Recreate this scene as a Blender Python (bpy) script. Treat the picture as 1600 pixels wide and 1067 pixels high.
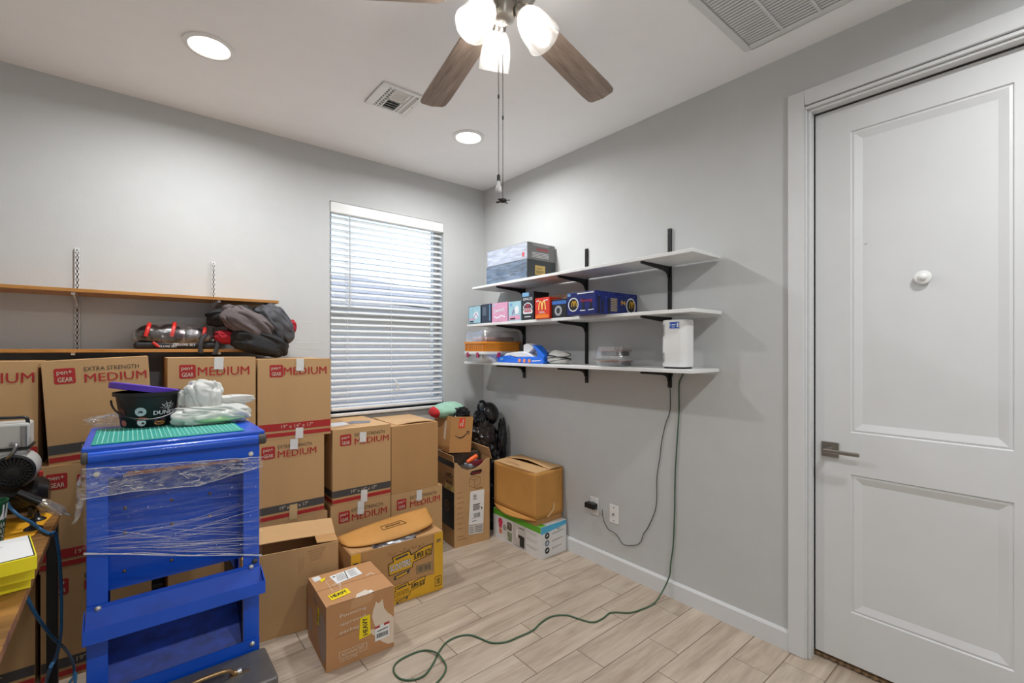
import bpy, bmesh, math, random
import numpy as np
from mathutils import Vector, Matrix, noise
random.seed(7)
for o in list(bpy.data.objects): bpy.data.objects.remove(o)
S = bpy.context.scene
COL = S.collection
R = math.radians
# ------------------------------------------------------------ camera, sky, exposure
YAW, FPX, HOR = 0.691324, 721.91, 545.0
CAM = Vector((-2.340, -3.209, 1.389))
cd = bpy.data.cameras.new('camera'); cam = bpy.data.objects.new('camera', cd); COL.objects.link(cam)
cam.location = CAM; cam.rotation_euler = (R(90), 0, -YAW)
cd.sensor_width = 36; cd.lens = FPX / 1600 * 36; cd.shift_y = (HOR - 533.5) / 1600; cd.clip_start = .02
S.camera = cam
W = bpy.data.worlds.new('World'); S.world = W; W.use_nodes = True
wn = W.node_tree.nodes; wl = W.node_tree.links
sky = wn.new('ShaderNodeTexSky'); sky.sky_type = 'NISHITA'; sky.sun_disc = False
sky.sun_elevation = R(50); sky.sun_rotation = R(200)
wl.new(sky.outputs[0], wn['Background'].inputs[0]); wn['Background'].inputs[1].default_value = 0.22
S.view_settings.view_transform = 'Standard'; S.view_settings.look = 'None'
S.view_settings.exposure = 1.25; S.view_settings.gamma = 1.0; S.view_settings.use_curve_mapping = False
LAMP_W = 7.2       # each recessed ceiling lamp
BULB = 21.0         # emission of the fan bulbs
H = 2.743          # ceiling height
RX0, RY0 = -3.30, -4.22   # far sides of the room
# ------------------------------------------------------------ photo pixel -> room point on a known plane
FW = Vector((math.sin(YAW), math.cos(YAW), 0)); RT = Vector((math.cos(YAW), -math.sin(YAW), 0)); UPV = Vector((0, 0, 1))
def ray(u, v): return FW + RT * ((u - 800) / FPX) + UPV * ((HOR - v) / FPX)
def onp(u, v, ax, val):
    d = ray(u, v); t = (val - CAM[ax]) / d[ax]; return CAM + d * t
def PX(u, v, x=0.0): return onp(u, v, 0, x)
def PY(u, v, y=0.0): return onp(u, v, 1, y)
def PZ(u, v, z=0.0): return onp(u, v, 2, z)
# ------------------------------------------------------------ materials
def lin(c):
    return tuple(((x / 255) / 12.92 if x / 255 <= .04045 else ((x / 255 + .055) / 1.055) ** 2.4) for x in c)
MATS = {}
def mat(name, rgb, rough=.6, metal=0.0, var=.06, scale=9, bump=0.0, bscale=80, stretch=(1, 1, 1), coat=0.0, trans=0.0, spec=.5):
    if name in MATS: return MATS[name]
    m = bpy.data.materials.new(name); m.use_nodes = True; MATS[name] = m
    n = m.node_tree.nodes; l = m.node_tree.links; b = n['Principled BSDF']
    c = lin(rgb)
    tc = n.new('ShaderNodeTexCoord'); mp = n.new('ShaderNodeMapping'); mp.inputs['Scale'].default_value = stretch
    l.new(tc.outputs['Object'], mp.inputs[0])
    no = n.new('ShaderNodeTexNoise'); no.inputs['Scale'].default_value = scale; no.inputs['Detail'].default_value = 4
    l.new(mp.outputs[0], no.inputs['Vector'])
    cr = n.new('ShaderNodeValToRGB'); e = cr.color_ramp.elements
    e[0].position = .3; e[1].position = .7
    e[0].color = (*[x * (1 - var) for x in c], 1); e[1].color = (*[min(1, x * (1 + var)) for x in c], 1)
    l.new(no.outputs['Fac'], cr.inputs[0]); l.new(cr.outputs[0], b.inputs['Base Color'])
    b.inputs['Roughness'].default_value = rough; b.inputs['Metallic'].default_value = metal
    b.inputs['Coat Weight'].default_value = coat; b.inputs['Transmission Weight'].default_value = trans
    b.inputs['Specular IOR Level'].default_value = spec
    if bump:
        n2 = n.new('ShaderNodeTexNoise'); n2.inputs['Scale'].default_value = bscale; n2.inputs['Detail'].default_value = 3
        l.new(mp.outputs[0], n2.inputs['Vector'])
        bp = n.new('ShaderNodeBump'); bp.inputs['Strength'].default_value = bump; bp.inputs['Distance'].default_value = .004
        l.new(n2.outputs['Fac'], bp.inputs['Height']); l.new(bp.outputs[0], b.inputs['Normal'])
    return m
def emat(name, rgb, strength):
    if name in MATS: return MATS[name]
    m = bpy.data.materials.new(name); m.use_nodes = True; MATS[name] = m
    n = m.node_tree.nodes; l = m.node_tree.links
    e = n.new('ShaderNodeEmission'); e.inputs[0].default_value = (*lin(rgb), 1); e.inputs[1].default_value = strength
    l.new(e.outputs[0], n['Material Output'].inputs[0]); return m
def film(name, rgb=(235, 240, 245), clear=.8, rough=.18, stretch=(1, 1, 1), bscale=30, bump=.6, diffuse=.25, mod=.25):
    """thin clear plastic: see-through, glossy, a little milky"""
    if name in MATS: return MATS[name]
    m = bpy.data.materials.new(name); m.use_nodes = True; MATS[name] = m
    n = m.node_tree.nodes; l = m.node_tree.links
    tc = n.new('ShaderNodeTexCoord'); mp = n.new('ShaderNodeMapping'); mp.inputs['Scale'].default_value = stretch
    l.new(tc.outputs['Object'], mp.inputs[0])
    no = n.new('ShaderNodeTexNoise'); no.inputs['Scale'].default_value = bscale; no.inputs['Detail'].default_value = 5
    l.new(mp.outputs[0], no.inputs['Vector'])
    bp = n.new('ShaderNodeBump'); bp.inputs['Strength'].default_value = bump; bp.inputs['Distance'].default_value = .035
    l.new(no.outputs['Fac'], bp.inputs['Height'])
    gl = n.new('ShaderNodeBsdfGlossy'); gl.inputs['Roughness'].default_value = rough; gl.inputs[0].default_value = (*lin(rgb), 1)
    df = n.new('ShaderNodeBsdfDiffuse'); df.inputs[0].default_value = (*lin(rgb), 1)
    l.new(bp.outputs[0], gl.inputs['Normal']); l.new(bp.outputs[0], df.inputs['Normal'])
    mx = n.new('ShaderNodeMixShader'); mx.inputs[0].default_value = diffuse
    l.new(gl.outputs[0], mx.inputs[1]); l.new(df.outputs[0], mx.inputs[2])
    tr = n.new('ShaderNodeBsdfTransparent'); m2 = n.new('ShaderNodeMixShader')
    mr = n.new('ShaderNodeMapRange'); mr.inputs[1].default_value = .4; mr.inputs[2].default_value = .75
    mr.inputs[3].default_value = 1 - clear; mr.inputs[4].default_value = min(1, 1 - clear + mod)
    l.new(no.outputs['Fac'], mr.inputs[0]); l.new(mr.outputs[0], m2.inputs[0])
    l.new(tr.outputs[0], m2.inputs[1]); l.new(mx.outputs[0], m2.inputs[2]); l.new(m2.outputs[0], n['Material Output'].inputs[0])
    return m
def wood(name, c0, c1, scale=3.0, axis=0, rough=.5, per_object=False, dist=2.2, rings=14, bump=.15):
    if name in MATS: return MATS[name]
    m = bpy.data.materials.new(name); m.use_nodes = True; MATS[name] = m
    n = m.node_tree.nodes; l = m.node_tree.links; b = n['Principled BSDF']
    tc = n.new('ShaderNodeTexCoord'); mp = n.new('ShaderNodeMapping')
    s = [1.0, 1.0, 1.0]; s[axis] = .12; mp.inputs['Scale'].default_value = s
    src = tc.outputs['Object']
    if per_object:
        oi = n.new('ShaderNodeObjectInfo'); ad = n.new('ShaderNodeVectorMath'); ad.operation = 'ADD'
        sc = n.new('ShaderNodeMath'); sc.operation = 'MULTIPLY'; sc.inputs[1].default_value = 37.0
        l.new(oi.outputs['Random'], sc.inputs[0]); l.new(src, ad.inputs[0]); l.new(sc.outputs[0], ad.inputs[1]); src = ad.outputs[0]
    l.new(src, mp.inputs[0])
    n1 = n.new('ShaderNodeTexNoise'); n1.inputs['Scale'].default_value = scale * 3; n1.inputs['Detail'].default_value = 6; n1.inputs['Distortion'].default_value = dist
    n2 = n.new('ShaderNodeTexNoise'); n2.inputs['Scale'].default_value = scale * rings * 3; n2.inputs['Detail'].default_value = 3
    l.new(mp.outputs[0], n1.inputs['Vector']); l.new(mp.outputs[0], n2.inputs['Vector'])
    mm = n.new('ShaderNodeMath'); mm.operation = 'MULTIPLY_ADD'; mm.inputs[1].default_value = .45
    l.new(n2.outputs['Fac'], mm.inputs[0]); l.new(n1.outputs['Fac'], mm.inputs[2])
    cr = n.new('ShaderNodeValToRGB'); e = cr.color_ramp.elements; e[0].position = .5; e[1].position = .95
    e[0].color = (*lin(c0), 1); e[1].color = (*lin(c1), 1)
    l.new(mm.outputs[0], cr.inputs[0]); out = cr.outputs[0]
    if per_object:
        hs = n.new('ShaderNodeHueSaturation'); mr = n.new('ShaderNodeMapRange'); mr.inputs[3].default_value = .93; mr.inputs[4].default_value = 1.06
        l.new(oi.outputs['Random'], mr.inputs[0]); l.new(mr.outputs[0], hs.inputs['Value']); l.new(out, hs.inputs['Color']); out = hs.outputs[0]
    l.new(out, b.inputs['Base Color']); b.inputs['Roughness'].default_value = rough
    bp = n.new('ShaderNodeBump'); bp.inputs['Strength'].default_value = bump; bp.inputs['Distance'].default_value = .002
    l.new(mm.outputs[0], bp.inputs['Height']); l.new(bp.outputs[0], b.inputs['Normal'])
    return m
PAINT = mat('wall_paint', (195, 196, 195), .75, var=.015, bump=.12, bscale=140)
CEIL = mat('ceiling_paint', (246, 246, 247), .85, var=.01, bump=.1, bscale=120)
TRIM = mat('trim_white', (214, 215, 215), .4, var=.012)
WHITE = mat('white_plastic', (232, 232, 230), .35, var=.01)
MELA = mat('white_melamine', (228, 228, 226), .4, var=.012)
BLACK = mat('black_metal', (22, 22, 23), .45, var=.1)
BLACKP = mat('black_plastic', (20, 20, 22), .3, var=.08)
DARK = mat('dark_void', (40, 40, 40), .8)
GREYM = mat('grey_steel', (150, 150, 150), .35, .9, var=.06)
NICKEL = mat('brushed_nickel', (165, 160, 152), .32, .95, var=.05)
KRAFT = mat('kraft_board', (196, 156, 108), .78, var=.05, scale=5, bump=.1, bscale=50, stretch=(1, 1, .25))
KRAFT2 = mat('kraft_board_tan', (186, 142, 92), .78, var=.05, scale=5, bump=.1, bscale=50, stretch=(1, 1, .25))
KRAFT3 = mat('kraft_board_amber', (196, 140, 70), .7, var=.1, scale=4, bump=.12, bscale=40)
KRAFTE = mat('kraft_edge', (176, 130, 82), .85, var=.12, scale=60)
RED = mat('print_red', (176, 38, 38), .7, var=.05)
INK = mat('print_ink', (45, 42, 40), .7, var=.05)
INKG = mat('print_grey', (72, 70, 70), .7, var=.05)
TAPEW = mat('tape_white', (226, 224, 220), .35, var=.05, scale=40)
TAPEK = mat('tape_tan', (206, 176, 128), .3, var=.05)
PALE = mat('print_pale', (214, 196, 172), .7, var=.03)
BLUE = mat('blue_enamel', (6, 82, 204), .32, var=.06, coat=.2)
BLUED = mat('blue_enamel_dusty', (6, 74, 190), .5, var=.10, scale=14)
YEL = mat('print_yellow', (222, 170, 38), .65, var=.05)
YELB = mat('bright_yellow', (236, 222, 30), .5, var=.03)
LABEL = mat('paper_label', (234, 234, 232), .6, var=.02)
FILM = film('stretch_film', (244, 247, 252), .975, .05, (1, 1, 10), 8, 1.0, .06, .14)
FILMC = film('crumpled_film', (244, 247, 250), .90, .06, (1, 1, 2.2), 26, 1.0, .25, .40)
CLEAR2 = film('clear_thin_plastic', (236, 238, 242), .76, .06, (1, 1, 1), 14, .3, .15, .12)
CLEARP = film('clear_plastic', (232, 234, 238), .62, .12, (1, 1, 1), 14, .3, .35, .2)
# ------------------------------------------------------------ mesh helpers
class MB:
    def __init__(s): s.v = []; s.f = []
    def add(s, vs, fs, M=None):
        k = len(s.v); s.v += [tuple(M @ Vector(p)) if M is not None else tuple(p) for p in vs]
        s.f += [tuple(i + k for i in f) for f in fs]; return s
    def box(s, x0, x1, y0, y1, z0, z1, M=None):
        vs = [(x, y, z) for z in (z0, z1) for y in (y0, y1) for x in (x0, x1)]
        return s.add(vs, [(0, 2, 3, 1), (4, 5, 7, 6), (0, 1, 5, 4), (2, 6, 7, 3), (0, 4, 6, 2), (1, 3, 7, 5)], M)
    def prism(s, pts, d, M=None):
        """pts: outline in xy (ccw), extruded from z=0 to z=d"""
        n = len(pts); vs = [(x, y, 0) for x, y in pts] + [(x, y, d) for x, y in pts]
        fs = [tuple(range(n - 1, -1, -1)), tuple(range(n, 2 * n))] + [(i, (i + 1) % n, n + (i + 1) % n, n + i) for i in range(n)]
        return s.add(vs, fs, M)
    def lathe(s, prof, n=24, M=None, cap=True):
        vs = []; fs = []
        for r, z in prof:
            for k in range(n): a = 2 * math.pi * k / n; vs.append((r * math.cos(a), r * math.sin(a), z))
        for i in range(len(prof) - 1):
            for k in range(n):
                a = i * n + k; b = i * n + (k + 1) % n; fs.append((a, b, b + n, a + n))
        if cap:
            fs.append(tuple(range(n - 1, -1, -1))); m = (len(prof) - 1) * n; fs.append(tuple(range(m, m + n)))
        return s.add(vs, fs, M)
    def tube(s, pts, r, n=8, closed=False):
        pts = [Vector(p) for p in pts]; vs = []; fs = []; N = len(pts); up = Vector((.13, .21, .97))
        for i, p in enumerate(pts):
            t = (pts[min(i + 1, N - 1)] - pts[max(i - 1, 0)]).normalized()
            a = t.cross(up)
            if a.length < 1e-3: a = t.cross(Vector((1, 0, 0)))
            a.normalize(); b = t.cross(a).normalized(); up = -b if b.dot(up) < 0 else b
            b = a.cross(t).normalized() if a.cross(t).dot(up) > 0 else -a.cross(t).normalized()
            rr = r[i] if isinstance(r, (list, tuple)) else r
            for k in range(n):
                q = 2 * math.pi * k / n; vs.append(p + a * (rr * math.cos(q)) + b * (rr * math.sin(q)))
        for i in range(N - 1):
            for k in range(n):
                x = i * n + k; y = i * n + (k + 1) % n; fs.append((x, y, y + n, x + n))
        fs.append(tuple(range(n - 1, -1, -1))); m = (N - 1) * n; fs.append(tuple(range(m, m + n)))
        return s.add(vs, fs)
    def cyl(s, p0, p1, r, n=16): return s.tube([p0, p1], r, n)
    def sphere(s, c, r, n=16, m=10, M=None):
        c = Vector(c); r = Vector(r) if not isinstance(r, (int, float)) else Vector((r, r, r)); vs = []; fs = []
        for i in range(m + 1):
            th = math.pi * i / m
            for k in range(n):
                ph = 2 * math.pi * k / n
                vs.append((c.x + r.x * math.sin(th) * math.cos(ph), c.y + r.y * math.sin(th) * math.sin(ph), c.z + r.z * math.cos(th)))
        for i in range(m):
            for k in range(n):
                a = i * n + k; b = i * n + (k + 1) % n; fs.append((a, a + n, b + n, b))
        return s.add(vs, fs, M)
    def grid(s, fn, nu, nv):
        vs = [fn(i / nu, j / nv) for j in range(nv + 1) for i in range(nu + 1)]
        fs = [(j * (nu + 1) + i, j * (nu + 1) + i + 1, (j + 1) * (nu + 1) + i + 1, (j + 1) * (nu + 1) + i) for j in range(nv) for i in range(nu)]
        return s.add(vs, fs)
    def build(s, name, m, parent=None, smooth=False, bevel=0.0, seg=1, loc=None, rot=None, recalc=True):
        me = bpy.data.meshes.new(name); me.from_pydata(s.v, [], s.f); me.update()
        bm = bmesh.new(); bm.from_mesh(me)
        if bevel:
            bmesh.ops.remove_doubles(bm, verts=bm.verts, dist=1e-6)
            ed = [e for e in bm.edges if len(e.link_faces) == 2 and e.calc_face_angle(0) > .5]
            bmesh.ops.bevel(bm, geom=ed, offset=bevel, segments=seg, affect='EDGES', profile=.5)
        if recalc: bmesh.ops.recalc_face_normals(bm, faces=bm.faces)
        bm.to_mesh(me); bm.free()
        if smooth:
            me.polygons.foreach_set('use_smooth', [True] * len(me.polygons)); me.set_sharp_from_angle(angle=R(smooth if smooth > 1 else 45))
        me.materials.append(m)
        o = bpy.data.objects.new(name, me); COL.objects.link(o)
        if parent: o.parent = parent
        if loc is not None: o.location = loc
        if rot is not None: o.rotation_euler = rot
        return o
def tag(o, label=None, cat=None, group=None, kind=None):
    if label: o['label'] = label
    if cat: o['category'] = cat
    if group: o['group'] = group
    if kind: o['kind'] = kind
    return o
def thing(name, label, cat, loc=(0, 0, 0), rz=0.0, group=None):
    o = bpy.data.objects.new(name, None); COL.objects.link(o); o.empty_display_size = .05
    o.location = loc; o.rotation_euler = (0, 0, rz); return tag(o, label, cat, group)
def struct(o): o['kind'] = 'structure'; return o
def clone(o, parent=None):
    c = o.copy(); COL.objects.link(c)
    if parent: c.parent = parent
    for ch in list(o.children): clone(ch, c)
    return c
def frame(p, z, x=None):
    """matrix at p with local +z along z"""
    z = Vector(z).normalized(); x = Vector(x) if x is not None else (Vector((1, 0, 0)) if abs(z.x) < .9 else Vector((0, 1, 0)))
    y = z.cross(x).normalized(); x = y.cross(z).normalized()
    return Matrix(((x.x, y.x, z.x, p[0]), (x.y, y.y, z.y, p[1]), (x.z, y.z, z.z, p[2]), (0, 0, 0, 1)))
def spline(pts, n=8):
    pts = [Vector(p) for p in pts]; out = []
    for i in range(len(pts) - 1):
        p0 = pts[max(i - 1, 0)]; p1 = pts[i]; p2 = pts[i + 1]; p3 = pts[min(i + 2, len(pts) - 1)]
        for k in range(n):
            t = k / n
            out.append(.5 * ((2 * p1) + (p2 - p0) * t + (2 * p0 - 5 * p1 + 4 * p2 - p3) * t * t + (3 * p1 - p0 - 3 * p2 + p3) * t ** 3))
    return out + [pts[-1]]
TXT = {}
def text_geo(t, bold):
    bold = 0.0; k = (t, bold)
    if k in TXT: return TXT[k]
    cu = bpy.data.curves.new('t', 'FONT'); cu.body = t; cu.size = 1; cu.resolution_u = 2; cu.offset = bold
    o = bpy.data.objects.new('t', cu); COL.objects.link(o)
    dg = bpy.context.evaluated_depsgraph_get(); me = o.evaluated_get(dg).to_mesh()
    vs = [v.co.copy() for v in me.vertices]; fs = [tuple(p.vertices) for p in me.polygons]
    bpy.data.objects.remove(o); bpy.data.curves.remove(cu)
    x0 = min(v.x for v in vs); x1 = max(v.x for v in vs); y0 = min(v.y for v in vs); y1 = max(v.y for v in vs)
    vs = [((v.x - x0) / (y1 - y0), (v.y - y0) / (y1 - y0)) for v in vs]
    TXT[k] = (vs, fs, (x1 - x0) / (y1 - y0)); return TXT[k]
class Print:
    """flat print on a face: O corner, U right, V up, outward normal U x V"""
    def __init__(s, O, U, V): s.O = Vector(O); s.U = Vector(U).normalized(); s.V = Vector(V).normalized(); s.N = s.U.cross(s.V); s.b = {}; s.n = 0
    def P(s, u, v, k): return s.O + s.U * u + s.V * v + s.N * (.0006 * k + .00001 * (s.n % 40))
    def mb(s, part, m):
        s.n += 1; return s.b.setdefault((part, m.name, s.n if part in ('tape', 'city_print', 'oval_print', 'heavy_sticker', 'flower_print', 'photo_print', 'cup_print', 'photo_disc', 'faint_text', 'logo_lettering_dark') else 0), MB())
    def poly(s, part, m, pts, k=1): s.mb(part, m).add([s.P(u, v, k) for u, v in pts], [tuple(range(len(pts)))]); return s
    def rect(s, part, m, u0, v0, u1, v1, k=1): return s.poly(part, m, [(u0, v0), (u1, v0), (u1, v1), (u0, v1)], k)
    def rrect(s, part, m, u0, v0, u1, v1, r, k=1):
        pts = []
        for cx, cy, a0 in ((u1 - r, v1 - r, 0), (u0 + r, v1 - r, 90), (u0 + r, v0 + r, 180), (u1 - r, v0 + r, 270)):
            for q in range(4): a = R(a0 + q * 30); pts.append((cx + r * math.cos(a), cy + r * math.sin(a)))
        return s.poly(part, m, pts, k)
    def disc(s, part, m, u, v, r, k=1, ry=None, a0=0, a1=360, n=20):
        ry = ry or r; return s.poly(part, m, [(u + r * math.cos(R(a0 + (a1 - a0) * q / n)), v + ry * math.sin(R(a0 + (a1 - a0) * q / n))) for q in range(n if a1 - a0 == 360 else n + 1)], k)
    def line(s, part, m, pts, w, k=1):
        for (a, b), (c, d) in zip(pts[:-1], pts[1:]):
            L = math.hypot(c - a, d - b) or 1; nx, ny = -(d - b) / L * w / 2, (c - a) / L * w / 2
            s.poly(part, m, [(a + nx, b + ny), (a - nx, b - ny), (c - nx, d - ny), (c + nx, d + ny)], k)
        return s
    def outline(s, part, m, u0, v0, u1, v1, w, k=1): return s.line(part, m, [(u0, v0), (u1, v0), (u1, v1), (u0, v1), (u0, v0)], w, k)
    def text(s, part, m, t, u, v, h, w=None, bold=.012, rot=0, k=2, shear=0.0, arch=0.0):
        vs, fs, ar = text_geo(t, bold); sx = (w / ar) if w else h; c, sn = math.cos(R(rot)), math.sin(R(rot)); q = []
        W_ = w or ar * h
        for x, y in vs:
            x = x * sx; y = y * h + arch * math.sin(math.pi * x / W_); x += shear * y; q.append(s.P(u + x * c - y * sn, v + x * sn + y * c, k))
        s.mb(part, m).add(q, fs)
        if bold >= .01:   # heavier strokes: a second pass a hair to the side
            for e in (-1, 1): s.mb(part, m).add([p + (s.U * c + s.V * sn) * (e * bold * h * 1.1) + s.N * (.00025 + .0001 * e) for p in q], fs)
        return s
    def bars(s, part, m, u0, v0, u1, v1, n=22, k=2, seed=1):
        rg = random.Random(seed); x = u0; st = (u1 - u0) / n
        for i in range(n): s.rect(part, m, u0 + i * st, v0, u0 + i * st + st * rg.choice((.3, .5, .7)), v1, k)
        return s
    def done(s, parent):
        out = []
        for (part, mn, _), b in s.b.items(): out.append(b.build(part, MATS.get(mn) or bpy.data.materials[mn], parent, recalc=False))
        return out
def face(which, w, d, h):
    if which == 'front': return Print((-w / 2, -d / 2, 0), (1, 0, 0), (0, 0, 1))
    if which == 'left': return Print((-w / 2, d / 2, 0), (0, -1, 0), (0, 0, 1))
    if which == 'right': return Print((w / 2, -d / 2, 0), (0, 1, 0), (0, 0, 1))
    return Print((-w / 2, -d / 2, h), (1, 0, 0), (0, 1, 0))
def crumple(c, r, seed=0, amp=.18, fr=2.0, ridge=.5, nu=56, nv=36, floor=None, squash=(1, 1, 1), fold=None):
    """a lumpy, creased closed surface: cloth heap, plastic bag, plush"""
    c = Vector(c); r = Vector(r); off = Vector((seed * 7.3, seed * 3.1, seed * 1.7)); b = MB(); vs = []; fs = []
    for i in range(nv + 1):
        th = math.pi * i / nv
        for k in range(nu):
            ph = 2 * math.pi * k / nu; d = Vector((math.sin(th) * math.cos(ph), math.sin(th) * math.sin(ph), math.cos(th)))
            q = Vector((d.x * squash[0], d.y * squash[1], d.z * squash[2]))
            n1 = noise.noise(q * fr + off); n2 = 1 - 2 * abs(noise.noise(q * fr * 2.1 + off * 1.3)); n3 = 1 - 2 * abs(noise.noise(q * fr * 4.7 + off * 2.1))
            g = 1 + amp * (n1 * 1.2 + ridge * (n2 - .5) + ridge * .45 * (n3 - .5))
            if fold: g += fold[0] * (math.sin(fold[1] * (q.dot(Vector(fold[2]))) + 3 * n1) * .5)
            p = c + Vector((d.x * r.x, d.y * r.y, d.z * r.z)) * g
            if floor is not None and p.z < floor: p.z = floor + .002 * n1
            vs.append(p)
    for i in range(nv):
        for k in range(nu):
            a = i * nu + k; e = i * nu + (k + 1) % nu; fs.append((a, a + nu, e + nu, e))
    b.add(vs, fs); return b
# ============================================================ STRUCTURE
T = .12
WX0, WX1, WZ0, WZ1 = -1.292, -.398, .945, 2.398          # window opening
DY0, DY1, DZ1 = -2.440, -3.262, 2.462                     # door opening
b = MB()
for a in ((RX0, WX0, 0, T, 0, H), (WX1, T, 0, T, 0, H), (WX0, WX1, 0, T, 0, WZ0), (WX0, WX1, 0, T, WZ1, H)): b.box(*a)
wb = struct(b.build('wall_back', PAINT))
SCF = mat('wall_scuff', (214, 214, 212), .7)
for u0, v0, u1, v1, w_ in ((462, 507, 470, 504, .004), (476, 503, 492, 505, .003), (462, 536, 498, 536, .004), (470, 545, 496, 546, .0015)):
    a_, c_ = PY(u0, v0), PY(u1, v1); MB().add([(a_.x, -.0008, a_.z), (c_.x, -.0008, c_.z), (c_.x, -.0008, c_.z + w_), (a_.x, -.0008, a_.z + w_)], [(0, 1, 2, 3)]).build('paint_scuff', SCF, wb)
b = MB()
for a in ((0, T, DY0, 0, 0, H), (0, T, RY0, DY1, 0, H), (0, T, DY1, DY0, DZ1, H)): b.box(*a)
struct(b.build('wall_right', PAINT))
struct(MB().box(RX0 - T, RX0, RY0 - T, T, 0, H).build('wall_left', PAINT))
struct(MB().box(RX0, T, RY0 - T, RY0, 0, H).build('wall_front', PAINT))
struct(MB().box(RX0 - T, T, RY0 - T, T, H, H + .1).build('ceiling', CEIL))
# floor: grout bed with one object per plank
GROUT = mat('grout', (118, 102, 88), .9, var=.1, scale=40)
PLANK = wood('plank_tile', (160, 142, 124), (194, 178, 160), 2.2, 0, .42, True, 2.6, 12, .08)
fl = struct(MB().box(RX0, T, RY0, 0, -.06, -.0025).build('floor', GROUT))
PL, PW, G = .607, .1605, .0034
rowx = {0: -.70, 1: -.50, 2: -.759, 3: -.94, 4: -.585, 5: -.813, 6: -.996, 7: -.747, 8: -.418, 9: -.586, 10: -.243, 11: -.10}
def plank_mesh(w, d):
    return MB().box(G / 2, w - G / 2, -d + G / 2, -G / 2, -.012, 0)
full = None; rg = random.Random(3)
for k in range(-4, 24):
    y1 = -.63 - PW * k; y0 = y1 - PW
    if y0 < RY0 or y1 > .015: continue
    off = rowx.get(k, rg.uniform(-.6, 0)); x = off
    while x > RX0: x -= PL
    while x < .06:
        a, c = max(x, RX0), min(x + PL, .0 if y1 > -2.35 else .075); x += PL
        if c - a < .02: continue
        t1 = min(y1, 0)
        if c - a > PL - .001 and full:
            o = bpy.data.objects.new('floor_plank', full); COL.objects.link(o)
        else:
            o = plank_mesh(c - a, PW).build('floor_plank', PLANK, bevel=.0012)
            if c - a > PL - .001: full = o.data
        o.parent = fl; o.location = (a, t1, 0)
# baseboards
def base(name, p0, p1, nrm, h=.095, t=.014):
    p0 = Vector(p0); p1 = Vector(p1); d = (p1 - p0); L = d.length; d.normalize(); n = Vector(nrm)
    M = Matrix(((d.x, n.x, 0, p0.x), (d.y, n.y, 0, p0.y), (0, 0, 1, 0), (0, 0, 0, 1)))
    bb = MB(); prof = [(0, 0), (t, 0), (t, h - .012), (t * .45, h), (0, h)]
    vs = [(0, y, z) for y, z in prof] + [(L, y, z) for y, z in prof]; k = len(prof)
    fs = [tuple(range(k)), tuple(range(2 * k - 1, k - 1, -1))] + [(i, k + i, k + (i + 1) % k, (i + 1) % k) for i in range(k)]
    bb.add(vs, fs, M); return struct(bb.build(name, TRIM))
base('baseboard_right', (0, 0, 0), (0, -2.383, 0), (-1, 0, 0))
base('baseboard_back', (RX0, 0, 0), (-.014, 0, 0), (0, -1, 0))
base('baseboard_left', (RX0, RY0, 0), (RX0, 0, 0), (1, 0, 0))
base('baseboard_front', (RX0, RY0, 0), (0, RY0, 0), (0, 1, 0))
# door casing and jamb
CW = .068
b = MB()
def casing(b, y0, y1, z0, z1):
    b.box(-.018, 0, y0, y1, z0, z1)
b.box(-.018, 0, -2.383 - CW, -2.383, 0, 2.545); b.box(-.018, 0, -3.317, -3.317 + CW, 0, 2.545); b.box(-.018, 0, -3.317 + CW, -2.383 - CW, 2.545 - CW, 2.545)
tr = struct(b.build('trim_1', TRIM, bevel=.003))
# inner bead of the casing, jamb and stop
b = MB()
for y0, y1 in ((-2.458, -2.444), (-3.256, -3.242)): b.box(-.012, .11, y0, y1, 0, 2.464)
b.box(-.012, .11, -3.256, -2.444, 2.458, 2.472)
b.build('jamb', TRIM, tr, bevel=.002)
b = MB()
for y0, y1 in ((-2.470, -2.458), (-3.242, -3.230)): b.box(.002, .045, y0, y1, 0, 2.452)
b.box(.002, .045, -3.242, -2.458, 2.446, 2.458)
b.build('door_stop', TRIM, tr, bevel=.002)
# door: stiles and rails around two recessed panels
DX = .050
dy0, dy1, dz0, dz1 = -2.474, -3.227, .034, 2.440
door = struct(bpy.data.objects.new('door_1', None)); COL.objects.link(door); door.location = (DX, dy0, dz0)
panels = [(-2.606, -3.084, 1.029, 2.325), (-2.606, -3.084, .255, .849)]
b = MB()
for (y0, y1, z0, z1) in ((dy0, -2.606, dz0, dz1), (-3.084, dy1, dz0, dz1), (-2.606, -3.084, 2.325, dz1), (-2.606, -3.084, .849, 1.029), (-2.606, -3.084, dz0, .255)):
    b.box(0, .035, y1 - dy0, y0 - dy0, z0 - dz0, z1 - dz0)
b.build('door_leaf', TRIM, door)
for (y0, y1, z0, z1) in panels:
    pr = [(0, 0), (.004, .006), (.012, .004), (.040, .013), (.046, .013)]
    rings = [[(dp, y0 - dy0 - i, z0 - dz0 + i), (dp, y1 - dy0 + i, z0 - dz0 + i), (dp, y1 - dy0 + i, z1 - dz0 - i), (dp, y0 - dy0 - i, z1 - dz0 - i)] for i, dp in pr]
    b = MB(); vs = sum(rings, []); fs = []
    for k in range(len(pr) - 1):
        for j in range(4): fs.append((k * 4 + j, k * 4 + (j + 1) % 4, k * 4 + 4 + (j + 1) % 4, k * 4 + 4 + j))
    fs.append(tuple(range(len(vs) - 4, len(vs)))); b.add(vs, fs)
    b.box(.014, .03, y1 - dy0, y0 - dy0, z0 - dz0, z1 - dz0)
    b.build('door_panel', TRIM, door)
hp = bpy.data.objects.new('door_handle', None); COL.objects.link(hp); hp.parent = door; hp.location = (0, -2.532 - dy0, .945 - dz0)
MB().box(-.009, 0, -.033, .033, -.033, .033).build('rosette', NICKEL, hp, bevel=.002)
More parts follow.
